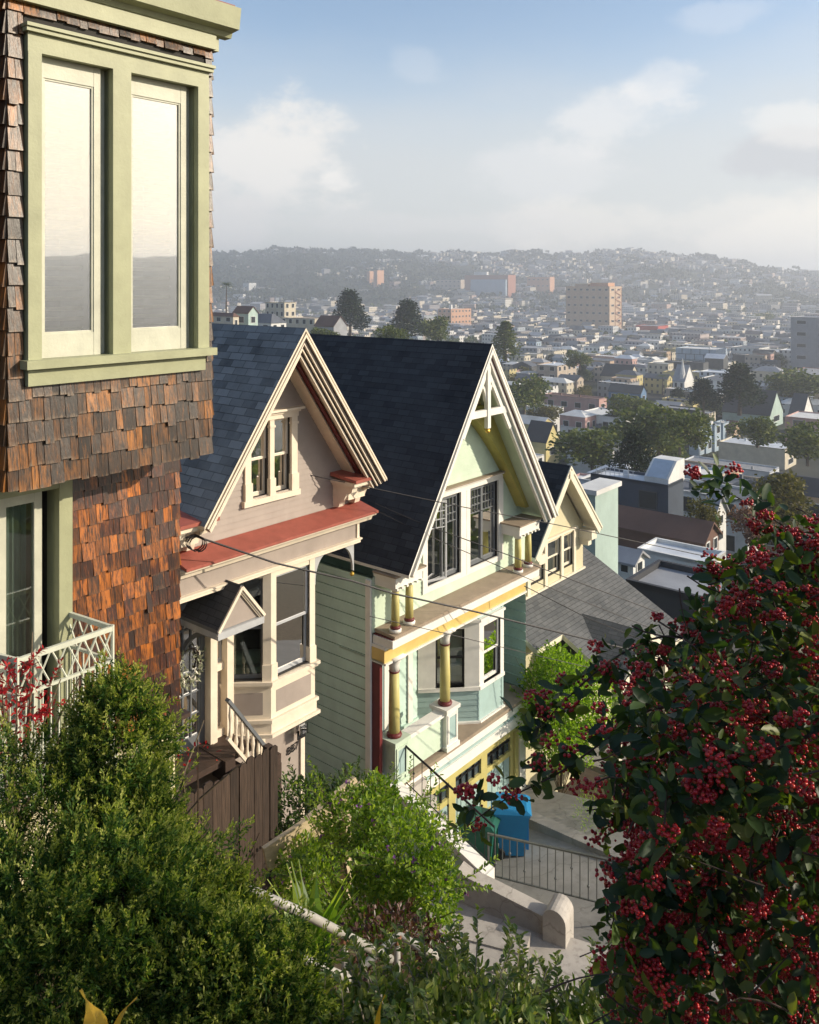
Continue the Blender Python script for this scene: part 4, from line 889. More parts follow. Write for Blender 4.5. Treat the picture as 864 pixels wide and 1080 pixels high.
# ------------------------------------------------------------------ overhead wires
def wire(pts, label, r=.012):
    p = [at(*q) for q in pts]; a, c = p[0], p[-1]; m = MB(); m.tube(p, r, 5); o = obj('utility_wire', m, CLOTHW); settag(o, label, 'wire', 'overhead service wires')
wire([(196, 567, 13), (205, 565, 13.1), (291, 594, 13.6), (371, 612.5, 14.2), (415, 626, 14.6), (501, 645, 15.4), (590, 667, 16.4), (700, 694, 18)], 'thick black service wire from the taupe cottage bracket passing the yellow columns', .016)
wire([(190, 471, 15.2), (233, 481, 15.4), (348, 505.5, 15.8), (485, 534, 16.6), (590, 554, 17.4), (760, 590, 19)], 'thin wire passing across the taupe gable window and the mint casements', .009)
wire([(396, 531, 17.2), (442, 551, 17), (538, 586, 17.4), (573, 600, 17.8), (700, 648, 19)], 'thin wire from the right red bracket across the mint casements', .01)
wire([(396, 538, 17.2), (447, 563, 17), (540, 603, 17.6), (590, 624, 18), (700, 668, 19)], 'lowest thin wire crossing the mint casements', .008)
wire([(390, 650, 14.8), (470, 668, 15.5), (560, 690, 16.6), (700, 722, 18)], 'thin slack wire crossing below the ochre porch band', .007)
wire([(553, 618, 19.5), (620, 652, 19.5), (690, 680, 19.6), (760, 702, 20)], 'wire from the porch floodlight across the grey shingle roof', .01)
m = MB()
for k in range(3): m.tube([at(205+9*math.sin(a)+2*k, 572+8*math.cos(a)+k, 13.1) for a in [i*.5 for i in range(13)]], .011, 5, cap=False)
o = obj('wire_coil', m, CLOTHW); settag(o, 'loose black coil of wire by the taupe cottage ledge', 'wire coil')

# ------------------------------------------------------------------ foliage
def unit(a): return a/np.maximum(np.linalg.norm(a, axis=-1, keepdims=True), 1e-9)
def rdir(n): return unit(rng.normal(size=(n, 3)))
def leaves(P, D, Nn, L_, W_, fold=.25, curl=.1):
    """folded leaves: base, tip and two side points on each half -> 6 verts, 2 quads"""
    P, D, Nn = np.asarray(P), unit(np.asarray(D)), np.asarray(Nn); S_ = unit(np.cross(D, Nn)); Nn = np.cross(S_, D)
    L_ = np.broadcast_to(L_, len(P))[:, None]; W_ = np.broadcast_to(W_, len(P))[:, None]
    tip = P+D*L_-Nn*L_*curl; up = Nn*W_*fold*.7
    o = [(f, w, c) for f, w, c in ((.17, .34, .1), (.5, .5, .35), (.83, .33, .75))]
    sd = lambda sg: [P+D*L_*f+sg*S_*W_*w+up*w*2-Nn*L_*curl*c for f, w, c in o]
    v = np.stack([P, P+D*L_*.5-Nn*L_*curl*.35, tip]+sd(1)+sd(-1), 1).reshape(-1, 3)
    i = np.arange(len(P))[:, None]*9
    return v, np.concatenate([i+np.array([q]) for q in ([0, 3, 4, 1], [1, 4, 5, 2], [2, 8, 7, 1], [1, 7, 6, 0])], 1).reshape(-1, 4)
def blades(P, D, Nn, L_, W_):
    D = unit(np.asarray(D)); S_ = unit(np.cross(D, Nn)); L_ = np.broadcast_to(L_, len(P))[:, None]; W_ = np.broadcast_to(W_, len(P))[:, None]
    v = np.stack([P, P+D*L_*.55+S_*W_*.5, P+D*L_, P+D*L_*.55-S_*W_*.5], 1).reshape(-1, 3)
    return v, np.arange(len(P)*4).reshape(-1, 4)
def cat_(parts):
    v, f, o = [], [], 0
    for a, b in parts: v.append(a); f.append(b+o); o += len(a)
    return np.concatenate(v), np.concatenate(f)
def twig(m, a, d, ln, r, bend=.25, k=5):
    pts = [V(a)]; d = V(d).normalized()
    for i in range(k): d = (d+V(rng.normal(size=3))*bend*.4).normalized(); pts.append(pts[-1]+d*ln/k)
    m.tube(pts, [r*(1-.8*i/k) for i in range(k+1)], 5, cap=False); return pts
# juniper: flattened feathery sprays over lumpy mounds
def juniper():
    t = thing('juniper_bush', at(130, 1150, 3.6), 'large feathery green juniper bush filling the lower left corner', 'bush')
    lob = []
    for px, py, Y, rx, ry, n in ((125, 795, 3.6, 44, 72, 900), (50, 900, 3.5, 112, 105, 1700), (132, 915, 3.4, 60, 95, 1500), (200, 1002, 3.2, 64, 80, 1500), (100, 1020, 3.05, 150, 130, 2300), (245, 1070, 2.95, 92, 85, 1500), (10, 1100, 2.9, 120, 110, 1000)):
        c = at(px, py, Y); lob.append((tuple(c), (rx*Y/F_, rx*Y/F_*.75, ry*Y/F_), n))
    parts = []; tips = []
    for c, r, n in lob:
        c, r = np.array(c), np.array(r); o = rdir(n*3); o = o[(o[:, 1] < .45)][:n]
        lump = 1+.2*np.sin(o[:, 0]*8+c[0]*5+o[:, 1]*3)*np.sin(o[:, 2]*9+o[:, 1]*5)+.12*np.sin(o[:, 0]*21+o[:, 2]*9)*np.sin(o[:, 2]*17+o[:, 1]*9)
        rad = (.45+.58*rng.random(len(o))**.5)[:, None]*lump[:, None]
        p = c+o*r*rad; ax = unit(o*.8+np.array([.12, -.1, .55])+rng.normal(size=o.shape)*.33); sd = unit(np.cross(ax, rdir(len(o)))); nm = np.cross(sd, ax)
        ln = rng.uniform(.06, .125, len(o))*(.8+.4*rng.random(len(o)))
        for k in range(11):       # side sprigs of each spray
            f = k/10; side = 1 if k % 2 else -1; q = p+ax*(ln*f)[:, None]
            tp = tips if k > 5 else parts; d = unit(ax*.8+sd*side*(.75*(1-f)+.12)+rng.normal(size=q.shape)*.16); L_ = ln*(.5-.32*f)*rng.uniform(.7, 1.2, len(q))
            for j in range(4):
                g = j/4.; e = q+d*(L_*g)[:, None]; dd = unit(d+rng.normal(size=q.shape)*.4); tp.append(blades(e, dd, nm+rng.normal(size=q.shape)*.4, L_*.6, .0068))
    v, f = cat_(parts)
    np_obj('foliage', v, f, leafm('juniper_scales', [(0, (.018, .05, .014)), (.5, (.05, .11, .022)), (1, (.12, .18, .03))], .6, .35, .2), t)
    v, f = cat_(tips); np_obj('shoot_tips', v, f, leafm('juniper_tips', [(0, (.1, .16, .03)), (.5, (.27, .31, .06)), (1, (.46, .46, .15))], .6, .45, .2), t)  # new growth, paled further so sunlit brightness sits in the colour
    m = MB()
    for c, r, n in lob:
        for _ in range(6): twig(m, (c[0], c[1]+.1, -4.2), V(c)+V(rng.normal(size=3))*.25-V((c[0], c[1]+.1, -4.2)), 1.0+c[2]+3.2, .016)
    obj('branch', m, pm('juniper_bark', (.07, .045, .03), .9, .3, 20, .3, 60), t)
juniper()
def leafy(name, label, cat, base, lobes, n, mat, L_, W_, twigs=0, tmat=None, up=.35, shell=.55, out=.25, group=None, fl=None, tl=.5, jit=.5):
    t = thing(name, base, label, cat, group); parts = []; m = MB()
    for c, r in lobes:
        c, r = np.array(c), np.array(r); k = int(n*(r[0]*r[2])/sum(q[1][0]*q[1][2] for q in lobes)); o = rdir(k)
        lump = 1+.16*np.sin(o[:, 0]*7+c[0]*9)*np.sin(o[:, 2]*6+o[:, 1]*6+1)
        p = c+o*r*(shell+(1-shell)*rng.random(k)**.6)[:, None]*lump[:, None]
        d = unit(o*.7+np.array([0, 0, up])+rng.normal(size=o.shape)*jit); nm = unit(np.array([.2, -.1, .8])+rng.normal(size=o.shape)*.6+o*.4)
        parts.append(leaves(p, d, nm, rng.uniform(.45, 1.35, k)*L_, rng.uniform(.6, 1.2, k)*W_))
        for _ in range(int(twigs*r[0]*r[2]/sum(q[1][0]*q[1][2] for q in lobes))):
            dr = V(rdir(1)[0]); dr.z = abs(dr.z)*.9+.15; dr.normalize(); a = V(c)+V((dr.x*r[0], dr.y*r[1], dr.z*r[2]))*.85
            pts = twig(m, a, dr+V((0, 0, out)), tl*random.uniform(.5, 1.1), .0032); q = []
            for u_, w_ in zip(pts, pts[1:]):
                for h in (.0, .2, .4, .6, .8): q.append(u_.lerp(w_, h))
            q = np.array([list(x) for x in q]); dr = np.array([list((pts[-1]-pts[0]).normalized())]*len(q)); sd = unit(np.cross(dr, rdir(len(q))))
            parts.append(leaves(q, unit(dr*.7+sd), unit(sd*-.5+np.array([0, 0, .8])), rng.uniform(.7, 1.1, len(q))*L_, rng.uniform(.7, 1.1, len(q))*W_))
    for c, r in lobes:
        for _ in range(4): twig(m, base, V(c)-V(base)+V(rng.normal(size=3))*r[0]*.4, (V(c)-V(base)).length*1.1+.1, .014)
    v, f = cat_(parts); np_obj('foliage', v, f, mat, t)
    obj('stem', m, tmat or pm('bush_twigs', (.13, .1, .06), .8, .3, 30, .2, 60), t)
    if fl:
        fm, fn, fs = fl; c0 = rng.choice(len(v)//9, fn); p = v[c0*9+2]; v2, f2 = leaves(np.repeat(p, 5, 0)+rng.normal(size=(fn*5, 3))*fs*.3, rdir(fn*5), rdir(fn*5), fs, fs*.8); np_obj('blossom', v2, f2, fm, t)
    return t
GRN_L = leafm('fresh_green_leaves', [(0, (.06, .13, .015)), (.5, (.17, .27, .025)), (1, (.34, .42, .06))], .42, .5)
GRN_D = leafm('small_olive_leaves', [(0, (.055, .1, .02)), (.55, (.14, .2, .04)), (1, (.32, .33, .11))], .38, .4, .5)
GRN_B = leafm('bright_green_leaves', [(0, (.08, .17, .012)), (.5, (.2, .33, .018)), (1, (.34, .46, .035))], .45, .5)
PUR = leafm('purple_petals', [(0, (.12, .04, .2)), (1, (.3, .12, .42))], .5, .3)
leafy('flowering_bush', 'light green bush with small purple flowers spilling over the wooden arbor', 'bush', (-.4, 8.2, -6.6),
      [(tuple(at(x, y, Y)), (r*Y/F_, r*Y/F_*.9, q*Y/F_)) for x, y, Y, r, q in ((425, 905, 8.0, 50, 55), (372, 868, 8.4, 40, 32), (455, 940, 7.7, 34, 44), (325, 925, 8.8, 36, 40), (395, 958, 7.8, 48, 34), (400, 845, 8.6, 22, 26))], 12000, GRN_L, .05, .026, 80, None, .25, .4, .2, None, (PUR, 70, .03), .5)
leafy('climbing_bush', 'dark green bush beneath the bay window of the taupe cottage', 'bush', (-1.6, 12.2, -9.8),
      [(tuple(at(x, y, Y)), (r*Y/F_, r*Y/F_*.8, q*Y/F_)) for x, y, Y, r, q in ((318, 864, 12.4, 38, 44), (366, 862, 12.6, 34, 42), (340, 910, 12.2, 60, 50), (400, 862, 12.9, 18, 28))], 7000, leafm('dark_bush_leaves', [(0, (.02, .045, .01)), (.6, (.05, .1, .018)), (1, (.15, .22, .04))], .42, .35), .07, .036, 50, None, .3, .5, .3, None, None, .5)
leafy('low_shrub', 'olive green shrub of small oval leaves along the bottom edge', 'bush', (.15, 3.0, -3.2),
      [(tuple(at(x, y, Y)), (r*Y/F_, r*Y/F_*.9, q*Y/F_)) for x, y, Y, r, q in ((395, 1100, 3.0, 60, 58), (455, 1100, 3.1, 62, 62), (530, 1108, 3.1, 64, 60), (605, 1108, 3.15, 60, 52), (350, 1122, 2.9, 58, 60), (480, 1130, 2.8, 130, 72), (640, 1110, 3.0, 60, 58))], 11000, GRN_D, .034, .018, 150, pm('grey_twigs', (.28, .24, .18), .8, .2, 30, .2, 60), .4, .3, .25, None, None, .2)
leafy('garden_tree', 'bright lime green round tree beside the mint house bay', 'tree', tuple(G(5.75, 1.0, -12.6)),
      [(tuple(G(5.75, .95, -9.75)), (.9, .8, .75)), (tuple(G(5.45, 1.0, -10.4)), (1.0, .85, .85)), (tuple(G(6.1, 1.2, -10.4)), (1.0, .85, .95)), (tuple(G(5.8, 1.0, -11.3)), (.8, .75, .6)), (tuple(G(5.6, .9, -9.3)), (.45, .5, .4))], 12000, GRN_B, .085, .05, 40, None, .35, .5, .3, None, None, .4)
leafy('garden_shrub', 'small yellow green shrub beside the driveway kerb', 'bush', tuple(G(4.6, 2.6, -12.3)), [(tuple(G(4.4, 2.7, -11.6)), (.55, .5, .4)), (tuple(G(5.2, 3.2, -11.5)), (.6, .5, .45))], 1600, GRN_B, .06, .012, 0, None, .6)
leafy('garden_shrub', 'brown leaved shrub in shade beneath the flowering bush', 'bush', (-.1, 6.4, -5.7), [((-.12, 6.6, -5.15), (.34, .4, .2)), ((.2, 6.5, -5.2), (.2, .3, .16))], 1300, leafm('bronze_leaves', [(0, (.03, .012, .008)), (1, (.11, .05, .03))], .4, .2), .045, .025)
REDL = leafm('scarlet_maple_leaves', [(0, (.16, .006, .012)), (.6, (.4, .015, .02)), (1, (.5, .05, .04))], .5, .4, .3, (1.5, .6, .5))
leafy('maple_shrub', 'scarlet leaved maple at the left edge before the iron balcony', 'shrub', (-1.95, 4.2, -2.9), [((-2.0, 4.25, -2.0), (.14, .2, .12)), ((-1.9, 4.3, -2.15), (.12, .2, .1)), ((-2.02, 4.3, -2.25), (.13, .2, .1))], 420, REDL, .03, .012, 12, None, .1, .3, 0, None, None, .16, .9)
leafy('maple_shrub', 'sparse red maple sprig between the juniper and stucco foundation', 'shrub', (-1.35, 4.5, -3.1), [((-1.42, 4.6, -2.32), (.07, .1, .06)), ((-1.2, 4.6, -2.55), (.2, .1, .07))], 50, REDL, .028, .011, 4, None, .1, .3, 0, None, None, .16, .9)
# strap leaved plant and the yellow leaf tips at the bottom edge
def strap(name, label, p, n, L_, W_, mat, cat='plant', spread=.5, group=None):
    t = thing(name, p, label, cat, group)
    for k in range(n):
        a = 2.4*k+random.uniform(-.3, .3); d0 = V((math.cos(a), math.sin(a), 0)); m = MB(); prev = None
        for i in range(8):
            f = i/7; c = V(p)+Z*L_*f*(1-.25*f*spread)+d0*L_*spread*f*f*.8; w = W_*(math.sin(min(1, f*1.15+.12)*math.pi)**.7*.5+.03) if f < 1 else .004
            s_ = d0.cross(Z); cur = [c-s_*w+d0*w*.4, c, c+s_*w+d0*w*.4]
            if prev: m.poly([prev[0], prev[1], cur[1], cur[0]]); m.poly([prev[1], prev[2], cur[2], cur[1]])
            prev = cur
        obj('leaf', m, mat, t, True)
strap('agave_plant', 'broad strap leaved green plant under the white pipe handrail', at(328, 1050, 5.5), 15, .78, .17, GRN_L)
YEL_L = leafm('yellow_leaf_tips', [(0, (.6, .36, .02)), (1, (.75, .5, .04))], .4, .4, .4, (1, .8, .4))
strap('canna_leaf', 'pair of yellow leaf tips rising at the bottom left', at(108, 1120, 2.0), 2, .16, .07, YEL_L, 'plant', .6)
strap('canna_leaf', 'single yellow leaf tip rising at the bottom centre', at(392, 1105, 2.0), 1, .13, .05, YEL_L, 'plant', .3)
# ---- red berried cotoneaster close by on the right
def inpoly(p, poly):
    x, y = p; c = False
    for (a, b_), (d, e) in zip(poly, poly[1:]+poly[:1]):
        if (b_ > y) != (e > y) and x < (d-a)*(y-b_)/(e-b_)+a: c = not c
    return c
def cotoneaster():
    t = thing('berry_bush', (1.6, 2.0, -2.3), 'large dark leaved bush loaded with red berry clusters on the right', 'bush')
    BRK = pm('cotoneaster_bark', (.045, .028, .022), .8, .3, 30, .3, 60); bm_ = MB(); LBIG = set(); sites = []      # (point, outward direction)
    def bough(pts, r, leafn, d_up=.5, k=22):
        P = [at(*p) for p in pts]; out = []
        for i in range(k+1):      # smooth path
            f = i/k*(len(P)-1); j = min(int(f), len(P)-2); g = f-j
            p0, p1, p2, p3 = P[max(j-1, 0)], P[j], P[j+1], P[min(j+2, len(P)-1)]
            out.append(.5*((2*p1)+(p2-p0)*g+(2*p0-5*p1+4*p2-p3)*g*g+(3*p1-p0-3*p2+p3)*g**3))
        b1 = MB(); b1.tube(out, [r*(1-.75*i/k) for i in range(k+1)], 6, cap=False); obj('branch', b1, BRK, t)
        for i in range(int(leafn*.7)):
            f = random.random()**.8; j = min(int(f*k), k-1); p = out[j].lerp(out[j+1], f*k-j); tg = (out[j+1]-out[j]).normalized()
            d = (V(rng.normal(size=3))+Z*d_up+tg*.6).normalized(); sites.append((p, d, random.uniform(.02, .075), tg))
    # free boughs reaching out of the mass
    bough([(905, 640, 1.75), (850, 575, 1.7), (800, 537, 1.65), (742, 507, 1.6)], .0028, 1.5*26)
    bough([(900, 700, 1.8), (850, 640, 1.8), (790, 610, 1.8), (745, 600, 1.8)], .0028, 1.5*40)
    bough([(850, 760, 1.9), (760, 720, 1.95), (700, 690, 2.0), (672, 705, 2.05)], .0028, 1.5*60)
    bough([(820, 720, 1.7), (720, 672, 1.7), (655, 690, 1.65), (600, 735, 1.65), (565, 772, 1.65)], .0028, 1.5*40)
    bough([(800, 760, 1.6), (700, 745, 1.55), (640, 780, 1.5), (590, 815, 1.5), (530, 845, 1.5), (495, 870, 1.5)], .0028, 1.5*32)
    bough([(800, 800, 1.6), (690, 800, 1.6), (655, 845, 1.6), (640, 885, 1.6)], .0028, 1.5*36)
    bough([(800, 950, 1.4), (720, 930, 1.35), (685, 940, 1.35), (660, 948, 1.35)], .0028, 1.5*30)
    bough([(864, 880, 1.25), (780, 930, 1.3), (735, 1000, 1.3), (700, 1075, 1.3)], .0028, 1.5*40)
    bough([(900, 760, 1.2), (820, 790, 1.2), (760, 830, 1.2), (700, 850, 1.25)], .0028, 1.5*46)
    bough([(900, 1000, 1.3), (780, 1010, 1.3), (700, 1010, 1.3), (668, 1000, 1.35)], .0028, 1.5*40)
    poly = [(1010, 520), (864, 556), (800, 590), (745, 640), (700, 705), (660, 740), (645, 790), (650, 840), (690, 880), (655, 930), (635, 990), (655, 1040), (640, 1140), (1010, 1140)]
    n = 0
    while n < 3500:
        p = (random.uniform(620, 1010), random.uniform(515, 1140))
        if not inpoly(p, poly): continue
        top = np.interp(p[1], [560, 760, 1140], [0, 1, 1]); Y = random.uniform(1.45-.22*top, 1.75+.75*top)
        if p[0] > 900: Y = random.uniform(1.0, 2.6)
        q = at(*p, Y); d = V(rng.normal(size=3))+V((-.2, -.35, .45)); sites.append((q, d.normalized(), random.uniform(.03, .07), d.normalized())); n += 1
        if n % 6 == 0: twig(bm_, q-d.normalized()*.12, d, .13, .0016, .3)
    for _ in range(900):     # foliage added out of view, higher towards the right, to shade the bush
        x = random.uniform(1.7, 3.3); q = V((x, random.uniform(1.3, 3.2), random.uniform(-1.9, -.6+.25*(x-1.7)))); d = V(rng.normal(size=3))+V((0, 0, .5)); sites.append((q, d.normalized(), .06, d.normalized())); LBIG.add(len(sites)-1)
    for _ in range(14):
        a = at(random.uniform(700, 980), random.uniform(700, 1120), random.uniform(1.4, 2.3)); b1 = MB(); twig(b1, (1.7, 2.1, -2.4), a-V((1.7, 2.1, -2.4)), (a-V((1.7, 2.1, -2.4))).length*.9, .006, .05, 9); obj('branch', b1, BRK, t)
    LP, LD, LN, LL = [], [], [], []; clusters = []
    for si, (p, d, r_, tg) in enumerate(sites):
        if random.random() < .5: clusters.append((p+d*r_*.8, random.uniform(.01, .02)))
        for k in range(random.randint(2, 5)):
            dd = (d*.8+V(rng.normal(size=3))*.65).normalized(); LP.append(p+V(rng.normal(size=3))*.018); LD.append(dd); nm = V(rng.normal(size=3))*.6+V((0, -.25, .8)); LN.append(nm); LL.append(random.uniform(.021, .039)*(2.2 if si in LBIG else 1))
    LP, LD, LN, LL = (np.array([list(x) for x in a]) if a is not LL else np.array(a) for a in (LP, LD, LN, LL))
    v, f = leaves(LP, LD, LN, LL, LL*rng.uniform(.42, .6, len(LL)), .28, rng.uniform(.02, .3, (len(LL), 1)))
    np_obj('foliage', v, f, leafm('cotoneaster_leaves', [(0, (.012, .03, .014)), (.5, (.025, .055, .02)), (.8, (.06, .1, .02)), (1, (.13, .15, .03))], .48, .3, .4, (2.6, 2.6, .5)), t, True)
    obj('twig', bm_, BRK, t)['kind'] = 'stuff'
    # berries
    import bmesh
    b_ = bmesh.new(); bmesh.ops.create_icosphere(b_, subdivisions=2, radius=1); sv = np.array([list(x.co) for x in b_.verts]); sf = np.array([[q.index for q in x.verts] for x in b_.faces]); b_.free()
    vs, fs, o = [], [], 0; st = MB()
    for c, r in clusters:
        k = random.randint(16, 40)
        off = rdir(k)*(r*rng.random((k, 1))**.33)*np.array([1.15, 1.15, .8]); 
        for q in off:
            cc_ = np.array(c)+q; rad = random.uniform(.0021, .0036); vs.append(sv*rad*np.array([1, 1, .95])+cc_); fs.append(sf+o); o += len(sv)
    np_obj('berries', np.concatenate(vs), np.concatenate(fs), leafm('red_berries', [(0, (.17, .004, .01)), (.6, (.38, .01, .018)), (.93, (.5, .025, .022)), (1, (.4, .08, .03))], .3, 0, .5), t, True)['kind'] = 'stuff'
cotoneaster()

# ------------------------------------------------------------------ the city in the valley
PAL = {'cream': (.5, .45, .35), 'white': (.62, .62, .6), 'beige': (.42, .35, .28), 'grey': (.27, .28, .3), 'pale blue': (.3, .38, .46), 'blue': (.11, .2, .34), 'pink': (.45, .28, .25), 'yellow': (.52, .44, .2),
       'tan': (.46, .34, .24), 'red': (.38, .07, .05), 'brick': (.33, .15, .1), 'dark blue': (.045, .06, .085), 'mint': (.36, .46, .42), 'brown': (.13, .07, .05), 'dark grey': (.07, .075, .08), 'charcoal': (.04, .042, .048), 'silver': (.55, .58, .62), 'slate': (.1, .11, .13), 'orange': (.5, .28, .17)}
def cm(c, kind='wall'): return pm(c.replace(' ', '_')+'_'+kind, PAL[c], .75 if c != 'silver' else .45, .14, .5, .2, 6, .03, grime=.3)
WINM = pm('far_window_glass', (.03, .035, .04), .15, .2, 1, 0, spec=.7)
def winpat(nt, col):       # rows of dark panes for houses too far off to carry modelled windows
    g = nn(nt, 'ShaderNodeNewGeometry'); sp = nn(nt, 'ShaderNodeSeparateXYZ'); nt.links.new(g.outputs['Position'], sp.inputs[0])
    d = nn(nt, 'ShaderNodeVectorMath', operation='DOT_PRODUCT'); nt.links.new(g.outputs['Position'], d.inputs[0]); d.inputs[1].default_value = U+N
    out = None
    for src, per, lo, hi in ((d.outputs['Value'], 3.1, .3, .68), (sp.outputs[2], 3.3, .3, .75)):
        a = nn(nt, 'ShaderNodeMath', operation='DIVIDE'); a.inputs[1].default_value = per; nt.links.new(src, a.inputs[0])
        f = nn(nt, 'ShaderNodeMath', operation='FRACT'); nt.links.new(a.outputs[0], f.inputs[0])
        c = nn(nt, 'ShaderNodeMath', operation='COMPARE'); c.inputs[1].default_value = (lo+hi)/2; c.inputs[2].default_value = (hi-lo)/2; nt.links.new(f.outputs[0], c.inputs[0])
        if out is None: out = c.outputs[0]
        else: m_ = nn(nt, 'ShaderNodeMath', operation='MULTIPLY'); nt.links.new(out, m_.inputs[0]); nt.links.new(c.outputs[0], m_.inputs[1]); out = m_.outputs[0]
    return mixc(nt, out, col, (.05, .055, .06))
_wm = {}
def cmw(c):
    if c not in _wm:
        m, nt, b = nodes(c.replace(' ', '_')+'_windowed_wall'); n1 = noise(nt, .5, 5, .6)
        nt.links.new(winpat(nt, mixc(nt, n1, tuple(x*.75 for x in PAL[c]), tuple(x*1.15 for x in PAL[c]))), b.inputs[0]); b.inputs['Roughness'].default_value = .75; _wm[c] = m
    return _wm[c]
landm = []
def bld(name, label, x, yb, wl, wr, h, colr, roof='flat', rcol='grey', wa=(0, 0), wb=(0, 0), cat='building', Y=None, group=None, ra=1.0, ridge='n', trim=None, part=True, C=None, dims=None):
    """x,yb: the near bottom corner in the photograph; wl/wr: extents of its left and right face; h: height, all in photo pixels"""
    if C is None:
        C = hit(x, yb) if Y is None else at(x, yb, Y)
        kx = (x-wl-CX)/F_; a = (C.x-kx*C.y)/(UY+kx*UX); kx = (x+wr-CX)/F_; den = UX-kx*UY
        b = (kx*C.y-C.x)/den if den > .02 else 14; H = h*C.y/F_
        a = max(a, 1); b = min(max(b, 2), 70)
    else: a, b, H = dims
    fr = Fr(C, U, N); base = -6.0
    t = thing(name, C, label, cat, group); m = MB(); P = lambda s_, q, z: fr(s_, -q, z)
    zt = H
    for q in ([(0, 0), (b, 0)], [(b, 0), (b, a)], [(b, a), (0, a)], [(0, a), (0, 0)]):
        m.poly([P(*q[0], base), P(*q[1], base), P(*q[1], zt), P(*q[0], zt)])
    r = MB()
    if roof == 'slab': r.hexa([P(s_, d, z) for z in (zt, zt+.25) for s_, d in ((-.15, -.15), (b+.15, -.15), (b+.15, a+.15), (-.15, a+.15))])
    elif roof == 'flat':
        r.poly([P(.25, .25, zt-.35), P(b-.25, .25, zt-.35), P(b-.25, a-.25, zt-.35), P(.25, a-.25, zt-.35)])
        for q in ((0, b, 0, .25), (0, b, a-.25, a), (0, .25, .25, a-.25), (b-.25, b, .25, a-.25)): m.hexa([P(s_, d, z) for z in (zt-.36, zt+.02) for s_, d in ((q[0], q[2]), (q[1], q[2]), (q[1], q[3]), (q[0], q[3]))])
        if H > 5 and part:
            for _ in range(2): s_, d = random.uniform(.2, .8)*b, random.uniform(.2, .8)*a; w = random.uniform(.3, .9); r.hexa([P(s_+i, d+j, z) for z in (zt-.36, zt+w) for i, j in ((0, 0), (w, 0), (w, w), (0, w))])
    else:
        o = .35; rh = ra*(min(a, b) if roof == 'hip' else (b if ridge == 'n' else a))*.5
        if roof == 'hip':
            rh = min(rh, 3.5); e = [P(-o, -o, zt), P(b+o, -o, zt), P(b+o, a+o, zt), P(-o, a+o, zt)]; k = min(a, b)*.45
            tp = [P(k, k, zt+rh), P(b-k, k, zt+rh), P(b-k, a-k, zt+rh), P(k, a-k, zt+rh)]
            for i in range(4): r.poly([e[i], e[(i+1) % 4], tp[(i+1) % 4], tp[i]])
            r.poly(tp); r.poly(e[::-1])
        elif ridge == 'n':      # gable faces +n (the lit side)
            for s0, s1 in ((-o, b/2), (b+o, b/2)):
                z0 = zt-o*rh/(b/2); q = [P(s0, -o, z0), P(s1, -o, zt+rh), P(s1, a+o, zt+rh), P(s0, a+o, z0)]; r.hexa(q+[p+Z*.2 for p in q])
            for d in (0, a): m.poly([P(0, d, zt), P(b, d, zt), P(b/2, d, zt+rh)])
        else:                   # gable faces the camera side
            for d0, d1 in ((-o, a/2), (a+o, a/2)):
                z0 = zt-o*rh/(a/2); q = [P(-o, d0, z0), P(-o, d1, zt+rh), P(b+o, d1, zt+rh), P(b+o, d0, z0)]; r.hexa(q+[p+Z*.2 for p in q])
            for s_ in (0, b): m.poly([P(s_, 0, zt), P(s_, a, zt), P(s_, a/2, zt+rh)])
    obj('wall', m, cmw(colr) if dims and not (wa[0] or wb[0]) else cm(colr), t); obj('roof', r, cm(rcol, 'roof'), t)
    if wa[0] or wb[0]:
        for (rw, cl), face in ((wa, 0), (wb, 1)):
            if not rw: continue
            wdt = a if face == 0 else b; ww, wh = wdt/cl*.42, min(H/rw*.5, 2.2); me = None
            for i in range(rw):
                for j in range(cl):
                    d = (j+.5)*wdt/cl; z = H*(i+.55)/rw-wh*.5+.1
                    if me is None:
                        w = MB(); f2 = Fr(V((0, 0, 0)), -N, -U) if face == 0 else Fr(V((0, 0, 0)), U, N)
                        ring(w, f2, -ww/2-.12, ww/2+.12, -.12, wh+.12, .12, 0, .09); w.poly([f2(-ww/2, .03, 0), f2(ww/2, .03, 0), f2(ww/2, .03, wh), f2(-ww/2, .03, wh)], 1)
                        o_ = obj('window', w, [cm(trim or 'white', 'trim'), WINM], t); me = o_.data
                    else: o_ = bpy.data.objects.new('window', me); COL.objects.link(o_); o_.parent = t
                    o_.location = (P(0, d, z) if face == 0 else P(d, 0, z))-V(C)
    landm.append((C, max(a, b, 8)+6, label)); return t, P, a, b, H
def roofbox(t, P, s0, s1, d0, d1, z0, z1, c, name='penthouse'):
    m = MB(); m.hexa([P(s_, d, z) for z in (z0, z1) for s_, d in ((s0, d0), (s1, d0), (s1, d1), (s0, d1))]); return obj(name, m, cm(c), t)
# landmarks, far to near
t, P, a, b, H = bld('hospital_building', 'tall tan hospital tower with zigzag fire stairs rising above the flats', 643, 352, 46, 13, 50, 'tan', 'flat', 'beige', (6, 7), (6, 2))
roofbox(t, P, 2, b*.6, a*.05, a*.45, H, H+4, 'orange'); roofbox(t, P, 2, b*.6, a*.5, a*.8, H, H+3, 'tan')
m = MB()
for i in range(12):
    z0, z1 = H*(i/12*.9+.05), H*((i+1)/12*.9+.05); s0, s1 = (b*.45, b*.9) if i % 2 else (b*.9, b*.45); m.beam(P(s0, -.8, z0), P(s1, -.8, z1), .5, .5)
for s_ in (.42, .93): m.beam(P(b*s_, -.8, 0), P(b*s_, -.8, H*.96), .4, .4)
obj('fire_stair', m, cm('brick'), t)
t, P, a, b, H = bld('medical_building', 'wide pale glass medical block with brick end tower in the haze', 536, 314, 46, 8, 24, 'brick', 'flat', 'grey')
m = MB(); k = 10
